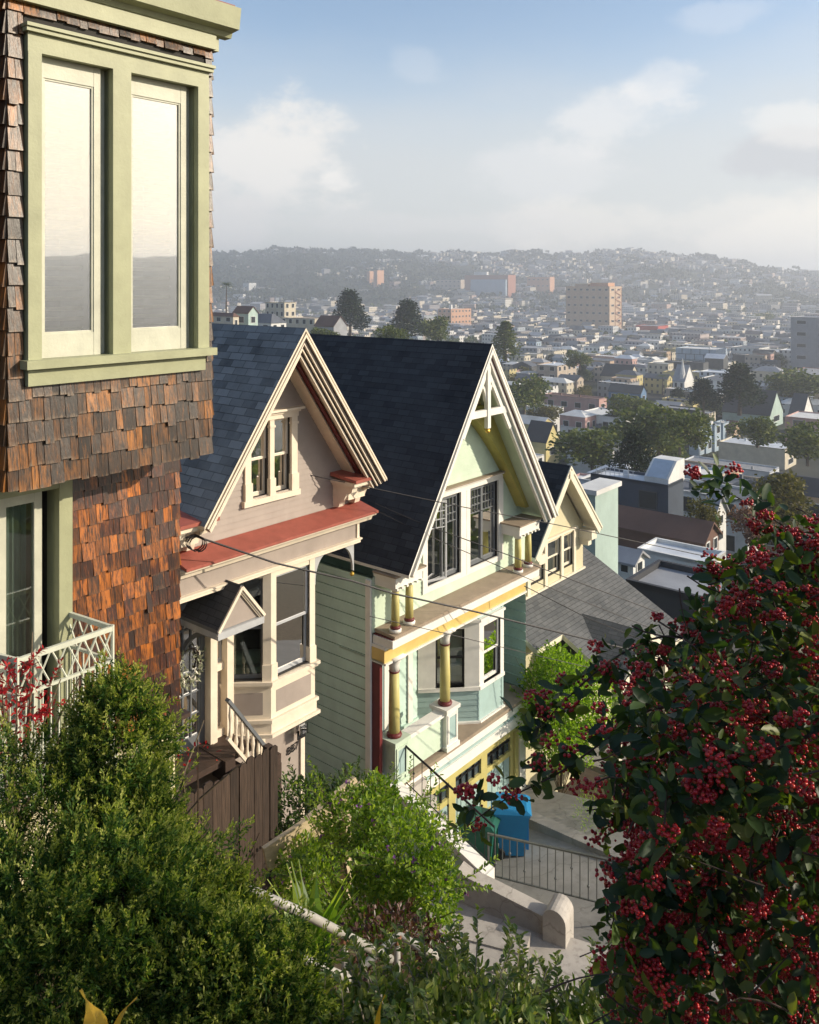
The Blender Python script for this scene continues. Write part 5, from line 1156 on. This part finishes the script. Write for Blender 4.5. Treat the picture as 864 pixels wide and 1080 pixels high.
for i in range(k):
    a0, a1 = a*(.02+.8*i/k), a*(.02+.8*(i+1)/k); d0, d1 = [6+9*math.sin(math.pi*f/k) for f in (i, i+1)]
    m.hexa([P(-d, q, z) for z in (-3, H*.8) for q, d in ((a0, 0), (a0, d0), (a1, d1), (a1, 0))])
obj('curved_front', m, cm('pale blue'), t); roofbox(t, P, 3, 10, a*.5, a*.8, H, H+7, 'white')
bld('medical_building', 'low brick medical wing left of the pale glass block', 486, 309, 26, 4, 14, 'beige', 'flat', 'grey', (3, 6), (0, 0))
bld('medical_building', 'low brick and white medical wing right of the pale glass block', 580, 312, 24, 5, 20, 'orange', 'flat', 'white', (3, 5), (0, 0))
bld('apartment_tower', 'slim pair of salmon brick towers against the forest ridge', 398, 305, 4, 7, 20, 'orange', 'flat', 'brick')
bld('apartment_tower', 'short salmon brick tower left of the slim tower pair', 390, 300, 3, 5, 14, 'orange', 'flat', 'brick')
t, P, a, b, H = bld('apartment_building', 'pink and orange apartment block with a white roof box', 476, 349, 14, 21, 23, 'orange', 'flat', 'white', (4, 3), (4, 6)); roofbox(t, P, 1, 4, 1, 4, H, H+5, 'white')
bld('warehouse_building', 'bright red flat roofed warehouse right of the hospital tower', 694, 357, 24, 11, 13, 'red', 'flat', 'grey', (0, 0), (1, 2))
t, P, a, b, H = bld('panelled_building', 'pale blue building faced with white panels and dark joints', 755, 393, 42, 12, 24, 'pale blue', 'flat', 'white')
m = MB()
for i in range(1, 4): m.beam(P(-.05, .2, H*i/4), P(-.05, a-.2, H*i/4), .3, .3)
for i in range(4):
    for j in range(4): q = a*(j+.3+.4*(i % 2))/4.4; m.beam(P(-.05, q, H*i/4), P(-.05, q, H*(i+1)/4), .3, .3)
obj('panel_joint', m, cm('dark blue'), t)
bld('office_building', 'tall lavender grey block cut by the right edge', 905, 400, 71, 12, 64, 'grey', 'flat', 'grey', (5, 3), (0, 0)); bld('brick_building', 'long red brick base building below the lavender grey block', 890, 412, 65, 20, 14, 'brick', 'flat', 'grey')
t, P, a, b, H = bld('church', 'white church with a thin pointed spire among the flats', 722, 424, 12, 10, 22, 'white', 'gable', 'grey', (2, 2), (1, 1), ra=1.2, cat='church')
m = MB(); c = P(1.5, 1.5, H); m.tube([c-Z*2, c+Z*3], 1.3, 4); m.tube([c+Z*3, c+Z*11], [1.3, .05], 6); obj('spire', m, cm('white'), t)
bld('apartment_building', 'beige three storey apartment block with bay windows and dark roof line', 588, 411, 22, 20, 25, 'beige', 'flat', 'silver', (3, 2), (3, 4))
bld('warehouse_building', 'long dusty pink warehouse with a dark roof', 632, 441, 58, 8, 20, 'pink', 'flat', 'brown', (1, 4), (1, 1))
bld('row_house', 'blue gabled house with dark roof beyond the pink warehouse', 676, 428, 34, 6, 13, 'blue', 'gable', 'dark grey', (1, 3), (1, 1), 'house', ridge='n')
bld('row_house', 'dark roofed cream gabled house above the blue house', 664, 410, 30, 10, 12, 'cream', 'gable', 'charcoal', (0, 0), (1, 1), 'house')
bld('row_house', 'white bay fronted house left of the beige apartment block', 558, 411, 14, 12, 17, 'white', 'flat', 'grey', (2, 2), (2, 2), 'house')
bld('row_house', 'yellow gabled house with black roof beyond the mint gable', 576, 492, 22, 14, 26, 'yellow', 'gable', 'charcoal', (0, 0), (1, 1), 'house', ra=1.3)
bld('row_house', 'small white victorian front tucked left of the yellow gabled house', 566, 496, 12, 8, 14, 'white', 'flat', 'white', (1, 2), (1, 1), 'house')
for i, x in enumerate((737, 745, 754, 763)): bld('row_house', ('leftmost', 'second from left', 'third from left', 'rightmost')[i]+' of four matching pale blue bay fronted row houses', x, 481-2.2*i, 10, 7.5, 28, 'pale blue', 'flat', 'white', (0, 0), (2, 1), 'house', None, 'pale blue row houses below the dark cypress')
bld('row_house', 'narrow orange fronted gabled house right of the pale blue row', 774, 474, 10, 7, 18, 'tan', 'gable', 'brown', (0, 0), (1, 1), 'house')
t, P, a, b, H = bld('flat_roofed_house', 'pale low building with a long blank wall and rooftop vents', 812, 522, 92, 10, 24, 'silver', 'flat', 'grey', Y=None)
bld('flat_roofed_house', 'cream flat roofed building covered in bright roof pipes', 828, 496, 70, 12, 22, 'cream', 'flat', 'silver', (0, 0), (2, 1))
bld('row_house', 'white gabled house facing right of the dark solar roofs', 846, 460, 14, 12, 20, 'white', 'gable', 'dark grey', (0, 0), (2, 1), 'house'); bld('row_house', 'long dark solar roofed house above the teal wall', 812, 452, 50, 14, 14, 'mint', 'gable', 'charcoal', (0, 0), (1, 1), 'house')
t, P, a, b, H = bld('modern_house', 'dark blue box house with a roof deck and white slanted skylight tower', 705, 556, 82, 16, 44, 'dark blue', 'flat', 'silver', (1, 2), (0, 0), 'house', Y=112, trim='dark grey')
m = MB(); w_ = a*.3; d0 = .02*a; m.prism([P(.6, d0, H-.3), P(.6, d0, H+.6), P(3.4, d0, H+2.6), P(6, d0, H+2.6), P(6, d0, H-.3)], -N*w_); obj('skylight_tower', m, cm('white'), t)
m = MB(); m.poly([P(.57, d0+.3, H+.66), P(3.35, d0+.3, H+2.63), P(3.35, d0+w_-.3, H+2.63), P(.57, d0+w_-.3, H+.66)]); obj('skylight', m, pm('skylight_glass', (.35, .42, .5), .12, .1, 1, 0), t)
m = MB()
for q in range(9): m.beam(P(.3, a*.45+a*.06*q, H-.3), P(.3, a*.45+a*.06*q, H+1.1), .06, .06)
for z in (.5, 1.1): m.beam(P(.3, a*.43, H+z), P(.3, a*.95, H+z), .06, .06)
obj('deck_railing', m, cm('silver'), t)
bld('brown_roofed_house', 'long low house with a dark brown shingle roof', 742, 594, 108, 16, 22, 'brown', 'gable', 'brown', (0, 0), (1, 2), 'house', Y=88, ra=.7)
bld('flat_roofed_house', 'peeling white building under a wide pale flat roof', 748, 618, 76, 18, 24, 'white', 'flat', 'silver', (0, 0), (0, 0), 'house', Y=76)
bld('row_house', 'small white gabled cottage with grey roof left of the peeling building', 668, 612, 18, 12, 18, 'white', 'gable', 'grey', (1, 1), (1, 1), 'house', Y=70, ra=.6)
t, P, a, b, H = bld('flat_roofed_house', 'low dark flat roof just beyond the grey shingle roof', 760, 665, 100, 30, 30, 'charcoal', 'flat', 'grey', (0, 0), (0, 0), 'house', Y=48)
bld('row_house', 'tall white house with narrow windows right of the brown roof', 752, 580, 10, 14, 34, 'white', 'gable', 'grey', (2, 1), (2, 1), 'house', Y=98)
bld('mint_house', 'tall pale mint slab wall just beyond the cream cottage', 628, 606, 14, 24, 84, 'mint', 'slab', 'white', (0, 0), (0, 0), 'house', Y=44)
bld('row_house', 'cream hip roofed house at the far left beside the palm', 246, 350, 30, 6, 16, 'cream', 'hip', 'brown', (2, 3), (1, 1), 'house', Y=300); bld('row_house', 'pale green arched house under a brown roof behind the taupe gable', 262, 347, 16, 10, 17, 'mint', 'gable', 'brown', (1, 1), (1, 1), 'house', Y=310); bld('row_house', 'white house with grey hip roof and a red door', 286, 352, 34, 16, 11, 'white', 'hip', 'slate', (1, 3), (1, 2), 'house', Y=330)
bld('row_house', 'grey house with brown double gable above the black roof', 352, 352, 20, 14, 8, 'grey', 'gable', 'brown', (0, 0), (0, 0), 'house', Y=330); bld('apartment_building', 'cream blocky apartment building left of the dark pine', 300, 336, 20, 12, 17, 'cream', 'flat', 'white', (2, 4), (2, 2), Y=450); bld('apartment_building', 'low yellowish flat block between taupe gable and dark pine', 332, 345, 36, 24, 9, 'cream', 'flat', 'beige', (1, 5), (1, 3), Y=380)

# ---- trees: four kinds, copied
def crown_pts(kind):
    if kind == 'round': c = [(np.array([random.gauss(0, .2), random.gauss(0, .2), z]), r, 14) for z, r in ((.74, .22), (.62, .26), (.66, .22), (.5, .26), (.45, .27), (.4, .24), (.32, .2), (.55, .22), (.28, .18))]
    elif kind == 'cypress': c = [(np.array([.02*math.sin(i*2.), .02*math.cos(i*2.), .12+.8*i/9]), .17*(1-i/9)**.7+.03, 10) for i in range(10)]
    elif kind == 'pine': c = [(np.array([r*math.cos(q), r*math.sin(q), z]), .13, 8) for i in range(26) for q in (i*2.4,) for z in (.25+.7*(i/26),) for r in (.34*(1-(i/26)**1.3)*random.uniform(.5, 1),)]
    else: c = [(np.array([0, 0, .9]), .1, 4)]
    return c
TL = {'round': leafm('city_tree_leaves', [(0, (.04, .062, .014)), (.6, (.09, .12, .025)), (1, (.19, .2, .05))], .6, .2, .2), 'olive': leafm('yellowing_tree_leaves', [(0, (.05, .05, .012)), (.6, (.11, .1, .025)), (1, (.2, .17, .05))], .6, .25, .2),
      'pine': leafm('pine_needles', [(0, (.008, .018, .01)), (.7, (.02, .04, .018)), (1, (.045, .06, .025))], .7, .1, .2), 'russet': leafm('russet_leaves', [(0, (.09, .04, .03)), (1, (.24, .13, .1))], .6, .25, .2)}
BARK = pm('tree_bark', (.09, .07, .055), .9, .3, 4, .3, 20)
protos = {}
def proto(kind, mat, key):
    m = MB(); m.tube([(0, 0, -.08), (.01, 0, .3), (0, 0, .85 if kind != 'round' else .6)], [.03, .022, .006], 6)
    parts = []
    if kind == 'palm':
        for i in range(26):
            q = i*2.4; e = .9-(i/26)*1.5; d = np.array([math.cos(q), math.sin(q), 0]); 
            for k in range(7):
                f = k/6; p = np.array([[0, 0, .86]])+d*(.24*f)+np.array([[0, 0, .22*f*e-.2*f*f]])
                for sd in (-1, 1): parts.append(blades(p, np.array([[-d[1]*sd+d[0]*.5, d[0]*sd+d[1]*.5, -.25]]), np.array([[0., 0, 1]]), .09*(1.1-f*.7), .03))
    else:
        for c, r, n in crown_pts(kind):
            if kind != 'pine': m.tube([(0, 0, .3), tuple(c)], [.014, .004], 4)
            k = n*17; o = rdir(k); p = c+o*r*(.45+.6*rng.random((k, 1)))*(1+.25*np.sin(o[:, :1]*7)*np.sin(o[:, 2:]*6)); parts.append(blades(p, unit(o+rng.normal(size=o.shape)*.8+np.array([0, 0, .2])), rdir(k), .07 if kind == 'round' else .05, .055 if kind == 'round' else .034))
    v, f = cat_(parts); t = thing('tree', (0, 0, 0), 'x', 'tree'); np_obj('crown', v, f, TL[mat], t); obj('trunk', m, BARK, t); protos[key] = t
for kd, mt, key in (('round', 'round', 'round'), ('round', 'round', 'round2'), ('round', 'olive', 'olive'), ('pine', 'pine', 'pine'), ('pine', 'pine', 'conifer'), ('cypress', 'round', 'poplar'), ('palm', 'round', 'palm'), ('round', 'russet', 'russet')): proto(kd, mt, key)
TN = {'round': 'broadleaf_tree', 'round2': 'broadleaf_tree', 'olive': 'broadleaf_tree', 'pine': 'pine_tree', 'conifer': 'conifer_tree', 'poplar': 'poplar_tree', 'palm': 'palm_tree', 'russet': 'russet_tree'}
used = set()
def tree(key, p, H, w, label, group=None):
    src = protos[key]
    if key in used:
        o = src.copy(); COL.objects.link(o)
        for c in src.children: d = c.copy(); COL.objects.link(d); d.parent = o
    else: o = src; used.add(key)
    o.name = TN[key]; o.location = p; o.scale = (H*w, H*w, H); o.rotation_euler = (0, 0, random.uniform(0, 6.28)); o['label'] = label
    if group: o['group'] = group
    return o
def ptree(key, x, yb, h, w, label, Y=None):
    p = hit(x, yb) if Y is None else at(x, yb, Y); H = h*p.y/F_; landm.append((p, H*.5+4, label)); return tree(key, p-Z*H*.05, H*1.12, w*1.15, label)
ptree('pine', 369, 352, 42, 1.15, 'dark pine tree standing left of centre beyond the black roof', 430); ptree('pine', 430, 358, 38, 1.2, 'second dark pine tree right of the first one beyond the black roof', 420)
ptree('poplar', 533, 376, 36, 1.7, 'pale yellow green poplar tree right of the mint gable peak', 380); ptree('palm', 239, 332, 36, .75, 'tall thin palm tree rising above the brown roofs at left', 420)
ptree('round', 410, 364, 20, 1.5, 'rounded green tree just over the black roof ridge', 260); ptree('round2', 345, 362, 16, 1.6, 'low rounded tree behind the taupe gable peak', 270); ptree('round', 462, 360, 26, 1.2, 'broad dark tree left of the pink apartment block', 400)
ptree('conifer', 670, 510, 54, .95, 'dark conical conifer in front of the dark blue box house', 140); ptree('round', 625, 494, 42, 1.45, 'large bushy green tree beyond the cream cottage roof peak', 190); ptree('olive', 578, 448, 20, 1.6, 'small yellow green tree below the pink warehouse', 310); ptree('round2', 553, 432, 34, 1.2, 'dark bushy tree right of the mint gable below the bay fronts', 300)
ptree('round', 695, 478, 50, 1.4, 'large dark tree mass left of the pale blue row houses', 200); ptree('round2', 717, 474, 40, 1.1, 'ragged tree directly left of the pale blue row houses', 190); ptree('round2', 670, 440, 24, 1.7, 'grey green tree right of the pink warehouse', 280); ptree('round2', 612, 388, 18, 1.2, 'small tree right of the beige apartment block', 420)
ptree('pine', 780, 432, 44, 1.35, 'broad dark cypress beyond the pale blue row houses', 300); ptree('pine', 742, 432, 30, 1.3, 'dark broad tree left of the broad cypress', 310); ptree('round', 840, 420, 30, 1.8, 'wide green tree under the lavender grey block', 370); ptree('round', 824, 418, 24, 1.3, 'small dark tree left of the wide green tree', 370); ptree('round2', 799, 468, 30, 1.3, 'green tree right of the orange fronted gabled house', 225); ptree('round', 852, 486, 40, 1.2, 'tall green tree at the right edge below the white gabled house', 200); ptree('olive', 828, 555, 56, 1.0, 'ragged yellowing tree standing behind the topmost berry sprays', 105)
ptree('palm', 699, 414, 20, 1.3, 'bushy palm tree left of the white church', 350); ptree('olive', 741, 560, 34, .85, 'bare looking brownish tree before the dark blue house', 92); ptree('russet', 802, 576, 42, .85, 'pinkish russet tree behind the berry sprays', 95); ptree('round2', 795, 352, 22, 1.4, 'broad dark tree standing out of the hazy flats on the right', 1150)
ptree('round', 648, 470, 22, 1.4, 'low green tree beside the white flat roofs', 215); ptree('conifer', 614, 400, 14, 1.1, 'dark small conifer beside the beige apartment block', 440)

# ---- ordinary houses of the flats: nearest ones as things, the rest as one mass
def hidden(px, py):
    if px < 200 or px > 905: return True
    if px < 318: return py > 343
    if px < 520: return py > 358
    if px < 650: return py > 361+(px-520)*2.2 and py > 361 if px < 580 else py > 490+(px-580)*1.0
    if px > 735: return py > 575
    return py > 600
NAMES_ = [('hospital tower', V(hit(620, 352))), ('pink apartment block', V(hit(476, 349))), ('red warehouse', V(hit(690, 357))), ('panelled building', V(hit(740, 393))), ('white church', V(hit(722, 424))), ('beige apartment block', V(hit(588, 411))), ('pink warehouse', V(hit(610, 441))), ('pale blue row', V(hit(750, 480))), ('lavender block', V(hit(850, 400))), ('dark cypress', V(hit(780, 432))), ('mint gable', V(hit(560, 470))), ('dark pines', V(hit(400, 352))), ('thin palm', V(hit(239, 332)))]
WALLC = ['white', 'cream', 'beige', 'grey', 'pale blue', 'white', 'cream', 'white', 'pink', 'yellow', 'dark grey', 'tan', 'silver']; ROOFC = ['grey', 'slate', 'charcoal', 'white', 'white', 'dark grey', 'silver', 'grey', 'slate']
lots = []
for iq in range(-60, 110):
    q = iq*15+(4 if iq % 2 else 0)
    for isx in range(6, 190):
        s_ = isx*8.1+(iq*3 % 5); 
        if isx % 12 == 0: continue
        C = U*s_+N*(q+random.uniform(-1, 1)); r = C.length
        if C.y < 88 or r > 1380: continue
        px = CX+F_*C.x/C.y; C.z = gz(C); py = HY-F_*C.z/C.y
        if hidden(px, py-8*F_/C.y*.5): continue
        if any((C-l).length < rad for l, rad, _ in landm): continue
        if r < 380 and any(C.y < l.y and abs(px-CX-F_*l.x/l.y) < 14+F_*5/C.y and HY-F_*(C.z+8)/C.y < HY-F_*l.z/l.y for l, rad, _ in landm): continue
        lots.append((r, C, px, py))
lots.sort(key=lambda e: e[0])
seen = {}; NI = 270; far = []; ntree = 0
for r, C, px, py in lots:
    if random.random() < (.2 if r < 420 else .16):
        if ntree < 150:
            ntree += 1; key = random.choice(['round', 'round2', 'round', 'olive', 'conifer', 'round2'])
            nm, l = min(((n_, (C-l_).length) for n_, l_ in NAMES_), key=lambda e: e[1]); lp = dict(NAMES_)[nm]
            where = ('right of' if C.x/C.y > lp.x/lp.y else 'left of')+(' and beyond' if C.y > lp.y+15 else ' and nearer than' if C.y < lp.y-15 else '')
            lb = {'round': 'green tree', 'round2': 'ragged green tree', 'olive': 'yellowing tree', 'conifer': 'dark conifer'}[key]; H = random.uniform(6, 12)
            lb = ('small ' if H < 8 else 'tall ' if H > 10.3 else '')+lb+' among the flats, '+where+' the '+nm
            tree(key, C, H, random.uniform(1.0, 1.4), lb, 'trees among the houses of the flats')
        continue
    if random.random() < .1: continue
    wc, rc = random.choice(WALLC), random.choice(ROOFC); H = random.choice([5.5, 7, 8, 9, 10]) if random.random() < .93 else 13
    kind = random.choice(['flat', 'flat', 'flat', 'flat', 'flat', 'gable', 'hip']); a, b = random.uniform(9, 14), random.uniform(6.8, 8.0)
    if kind == 'flat' and r > 240 and wc != 'dark grey' and random.random() < .25: a, b, H = a*random.uniform(1.2, 2), b*random.uniform(1.6, 3), H*random.uniform(.9, 1.4)
    if NI > 0:
        NI -= 1; nm, l = min(((n_, (C-l_).length) for n_, l_ in NAMES_), key=lambda e: e[1]); lp = dict(NAMES_)[nm]
        where = ('right of' if C.x/C.y > lp.x/lp.y else 'left of')+(' and beyond' if C.y > lp.y+15 else ' and nearer than' if C.y < lp.y-15 else '')
        sz = '' if ' ' in wc+rc else 'low ' if H < 6 else 'tall ' if H > 9.5 else ''
        lb = f"{sz}{wc} house with {rc} {'flat' if kind == 'flat' else kind+'d' if kind=='gable' else kind} roof {where} {nm}"
        bld('city_house', lb, 0, 0, 0, 0, 0, wc, kind, rc, (2 if H > 6 else 1, 2) if r < 330 else (0, 0), (2 if H > 6 else 1, 2) if r < 330 else (0, 0), 'house', C=C, dims=(a, b, H), group='houses of the flats', ra=random.uniform(.35, .6), ridge='n' if random.random() < .7 else 'u', part=r < 300)
    else: far.append((C, a, b, H, kind))
hv, hf2, hmid = [], [], []
def farbox(C, a, b, H, kind, turn=0.0):
    c_, s_ = math.cos(turn), math.sin(turn); u2 = V((U.x*c_-U.y*s_, U.x*s_+U.y*c_, 0)); n2 = V((u2.y, -u2.x, 0)); i = len(hv)
    P = lambda s, q, z: tuple(V(C)+u2*s-n2*q+Z*z)
    hv.extend([P(0, 0, -5), P(b, 0, -5), P(b, a, -5), P(0, a, -5), P(0, 0, H), P(b, 0, H), P(b, a, H), P(0, a, H)])
    for q in ((0, 1, 5, 4), (1, 2, 6, 5), (2, 3, 7, 6), (3, 0, 4, 7)): hf2.append([i+k for k in q]); hmid.append(0)
    j = len(hv)
    if kind == 'flat': hv.extend([P(-.1, -.1, H), P(b+.1, -.1, H), P(b+.1, a+.1, H), P(-.1, a+.1, H)]); hf2.append([j, j+1, j+2, j+3]); hmid.append(1)
    else:
        rh = 2.6; hv.extend([P(-.3, -.3, H-.2), P(b/2, -.3, H+rh), P(b/2, a+.3, H+rh), P(-.3, a+.3, H-.2), P(b+.3, -.3, H-.2), P(b+.3, a+.3, H-.2)]); hf2.append([j, j+1, j+2, j+3]); hf2.append([j+4, j+5, j+2, j+1]); hmid.extend([1, 1])
for e in far: farbox(*e)
cnt = 0
while cnt < 3000:      # the hillside terraces: runs of houses along the contour
    az = R(random.uniform(-19, 30)); r = random.uniform(1380, 2880); d = math.degrees(az)
    if d < .5 and r > 1750 and random.random() < .95: continue
    if math.sin(d*.9+r*.003)+math.sin(r*.009+d*.4) > .9: continue
    tn = random.choice([0, 0, .5, -.4]); drift = random.uniform(-.35, .35)
    for k in range(random.randint(3, 16)):
        az += 10.5/r; r += drift*10; X, Y = r*math.sin(az), r*math.cos(az)
        if random.random() < .25: continue
        big = random.random() < .06; farbox(V((X, Y, float(zg(X, Y)))), random.uniform(9, 15)*(2 if big else 1), random.uniform(6, 9)*(2.4 if big else 1), random.uniform(6, 11)+(7 if big else 0), random.choice(['flat', 'flat', 'gable']), tn); cnt += 1
dm, nt, b = nodes('distant_house_walls'); g = nn(nt, 'ShaderNodeNewGeometry'); wcol = (ramp(nt, g.outputs['Random Per Island'], [(0, (.62, .58, .5)), (.3, (.5, .44, .34)), (.5, (.66, .66, .64)), (.68, (.32, .34, .37)), (.8, (.42, .3, .25)), (.9, (.33, .38, .42)), (1, (.2, .18, .17))])); nt.links.new(winpat(nt, wcol), b.inputs[0]); b.inputs['Roughness'].default_value = .8
dr2, nt, b = nodes('distant_house_roofs'); g = nn(nt, 'ShaderNodeNewGeometry'); nt.links.new(ramp(nt, g.outputs['Random Per Island'], [(0, (.08, .08, .085)), (.4, (.22, .21, .2)), (.7, (.45, .45, .46)), (1, (.13, .09, .075))]), b.inputs[0]); b.inputs['Roughness'].default_value = .7
settag(np_obj('distant_houses', hv, hf2, [dm, dr2], None, False, hmid), kind='stuff')
def mass(name, pts, sizes, mat, k=16):
    parts = []; pts = np.array(pts); sizes = np.array(sizes)
    for _ in range(k):
        o = rdir(len(pts)); o[:, 2] = np.abs(o[:, 2])*.9; p = pts+o*sizes[:, None]*(.35+.4*rng.random((len(pts), 1))); parts.append(blades(p, unit(o+rdir(len(pts))*.7), rdir(len(pts)), sizes*.8, sizes*.7))
    v, f = cat_(parts); settag(np_obj(name, v, f, mat), kind='stuff')
pts, sz = [], []
while len(pts) < 4600:
    az = R(random.uniform(-19, 30)); d = math.degrees(az); r = random.uniform(1450, 2950)
    if d > .5 and math.sin(d*.9+r*.003)+math.sin(r*.009+d*.4) < .3 and random.random() < .75: continue
    if d <= .5 and r < 1700: continue
    X, Y = r*math.sin(az), r*math.cos(az); s_ = random.uniform(5, 9)*(1.5 if r > 2650 and random.random() < .3 else 1); pts.append((X, Y, float(zg(X, Y))+s_*.5)); sz.append(s_)
mass('hill_woods', pts, sz, TL['pine'], 14)
pts, sz = [], []
while len(pts) < 1500:
    az = R(random.uniform(-16, 28)); r = random.uniform(330, 1650); X, Y = r*math.sin(az), r*math.cos(az); p = V((X, Y, float(zg(X, Y))))
    if any((p-l).length < rad for l, rad, _ in landm): continue
    s_ = random.uniform(2.5, 5.5); pts.append((X, Y, p.z+s_*.8)); sz.append(s_)
mass('valley_trees', pts, sz, TL['round'], 18)
# woods standing on the slope to the right of the view (what the shingled house's glass mirrors)
pts, sz = [], []
while len(pts) < 700:
    az = R(random.uniform(60, 130)); r = random.uniform(60, 260); X, Y = r*math.sin(az), r*math.cos(az); s_ = random.uniform(2.5, 5); pts.append((X, Y, float(zg(X, Y))+s_*.7)); sz.append(s_)
mass('hillside_trees', pts, sz, TL['round'], 14)

# ------------------------------------------------------------------ air, sun, sky, camera
SUN_AZ, SUN_EL = R(95), R(23)
hz = MB(); x0, x1, y0_, y1_, z0_, z1_ = -6600, 6600, -6600, 6600, -66, 140
hz.hexa([(x, y, z) for z in (z0_, z1_) for x, y in ((x0, y0_), (x1, y0_), (x1, y1_), (x0, y1_))])
hm_ = bpy.data.materials.new('pale_air'); hm_.use_nodes = True; nt = hm_.node_tree; nt.nodes.remove(nt.nodes['Principled BSDF'])
pv = nn(nt, 'ShaderNodeVolumePrincipled'); pv.inputs['Color'].default_value = (.86, .9, .97, 1); pv.inputs['Density'].default_value = .00036; pv.inputs['Anisotropy'].default_value = .35
nt.links.new(pv.outputs[0], nt.nodes['Material Output'].inputs['Volume'])
settag(obj('haze', hz, hm_), kind='stuff')
sd = bpy.data.lights.new('sun', 'SUN'); sd.energy = 3.7; sd.angle = R(.53); sd.color = (1, .875, .7); so = bpy.data.objects.new('sun', sd); COL.objects.link(so)
sdir = V((math.sin(SUN_AZ)*math.cos(SUN_EL), math.cos(SUN_AZ)*math.cos(SUN_EL), math.sin(SUN_EL))); so.rotation_euler = (-sdir).to_track_quat('-Z', 'Y').to_euler(); so.location = (30, 5, 40)
w = bpy.data.worlds.new('World'); scn.world = w; w.use_nodes = True; nt = w.node_tree; bg = nt.nodes['Background']
sky = nn(nt, 'ShaderNodeTexSky', sky_type='NISHITA', sun_disc=False, sun_elevation=SUN_EL, sun_rotation=SUN_AZ, altitude=50.0, air_density=1.0, dust_density=1.2, ozone_density=1.2)
tc = nn(nt, 'ShaderNodeTexCoord'); dirv = tc.outputs['Generated']
cn = noise(nt, 5.5, 9, .62, sc=(1, 1, 1.7), vec=dirv); cn2 = noise(nt, 2.2, 6, .55, sc=(1, 1, 3), vec=dirv)
def mth(op, a, b_=None, c=None, clamp=False):
    n = nn(nt, 'ShaderNodeMath', operation=op); n.use_clamp = clamp
    for i, s_ in enumerate((a, b_, c)):
        if s_ is None: continue
        if isinstance(s_, (int, float)): n.inputs[i].default_value = s_
        else: nt.links.new(s_, n.inputs[i])
    return n.outputs[0]
def blob(px, py, rx, rz, k=.55, rot=0):
    c = V(((px-CX)/F_, 1, (HY-py)/F_)).normalized(); n = nn(nt, 'ShaderNodeVectorMath', operation='SUBTRACT'); nt.links.new(dirv, n.inputs[0]); n.inputs[1].default_value = c
    mp = nn(nt, 'ShaderNodeMapping', vector_type='TEXTURE'); mp.inputs['Rotation'].default_value = (0, rot, 0); mp.inputs['Scale'].default_value = (rx/F_, rx/F_, rz/F_); nt.links.new(n.outputs[0], mp.inputs[0])
    ln = nn(nt, 'ShaderNodeVectorMath', operation='LENGTH'); nt.links.new(mp.outputs[0], ln.inputs[0])
    return mth('MULTIPLY_ADD', mth('SUBTRACT', cn, .5), 2.7, mth('SUBTRACT', 1.0, mth('MULTIPLY', ln.outputs['Value'], 1.0)))
def sm(x, a, b_):
    n = nn(nt, 'ShaderNodeMapRange', interpolation_type='SMOOTHSTEP'); nt.links.new(x, n.inputs[0]); n.inputs[1].default_value = a; n.inputs[2].default_value = b_; return n.outputs[0]
sep = nn(nt, 'ShaderNodeSeparateXYZ'); nt.links.new(dirv, sep.inputs[0])
col = mixc(nt, 1.0, sky.outputs[0], (1.14, 1.12, 1.1), 'MULTIPLY')
SKYK = 1.0
lift = mth('MULTIPLY_ADD', cn2, .16, sep.outputs[2])
bank = mth('SUBTRACT', 1.0, sm(lift, .2, .4))          # thin grey white bank low in the sky
col = mixc(nt, mth('MULTIPLY', bank, .82), col, (4.25, 4.3, 4.28))
for px, py, rx, rz, c, o, rot in ((300, 180, 130, 75, (5.5, 5.35, 5.1), .95, -.5), (245, 235, 120, 60, (4.9, 4.8, 4.7), .8, 0), (355, 185, 50, 36, (6.0, 5.8, 5.5), .8, -.5), (640, 130, 105, 60, (5.5, 5.4, 5.3), .58, .2), (560, 175, 170, 45, (5.1, 5.1, 5.1), .5, 0), (690, 92, 50, 28, (5.6, 5.5, 5.4), .4, 0), (435, 66, 44, 28, (4.8, 5.0, 5.2), .2, 0), (830, 160, 120, 34, (3.5, 3.6, 3.8), .75, 0), (850, 125, 90, 28, (5.8, 5.6, 5.3), .5, 0), (760, 14, 70, 20, (5.2, 5.3, 5.5), .25, 0), (900, 270, 300, 60, (6.6, 6.2, 5.4), .6, 0), (760, 235, 280, 38, (5.9, 5.6, 5.1), .55, .05), (400, 235, 260, 22, (5.0, 4.9, 4.8), .4, 0)):
    col = mixc(nt, mth('MULTIPLY', sm(blob(px, py, rx, rz), .15, .6), o), col, c)
g0 = nn(nt, 'ShaderNodeVectorMath', operation='DOT_PRODUCT'); nt.links.new(dirv, g0.inputs[0]); g0.inputs[1].default_value = V((math.sin(R(97)), math.cos(R(97)), .2)).normalized()
col = mixc(nt, mth('MULTIPLY', sm(g0.outputs['Value'], .8, .985), .75), col, (15, 13, 9.6))    # glare on the thin cloud round the sun
nt.links.new(col, bg.inputs[0]); bg.inputs[1].default_value = .115
cam = bpy.data.cameras.new('camera'); cam.sensor_fit = 'HORIZONTAL'; cam.sensor_width = 36; cam.lens = 36*F_/864; cam.shift_y = -243/864; cam.clip_start = .05; cam.clip_end = 20000
co = bpy.data.objects.new('camera', cam); COL.objects.link(co); co.rotation_euler = (R(90), 0, 0); scn.camera = co
scn.render.engine = 'CYCLES'; scn.cycles.use_denoising = True; scn.cycles.max_bounces = 8; scn.cycles.transparent_max_bounces = 12; scn.cycles.volume_bounces = 1; scn.cycles.use_adaptive_sampling = True
vs_ = scn.view_settings; vs_.view_transform = 'Standard'; vs_.look = 'None'; vs_.gamma = 1; vs_.use_curve_mapping = False; vs_.exposure = 0.65
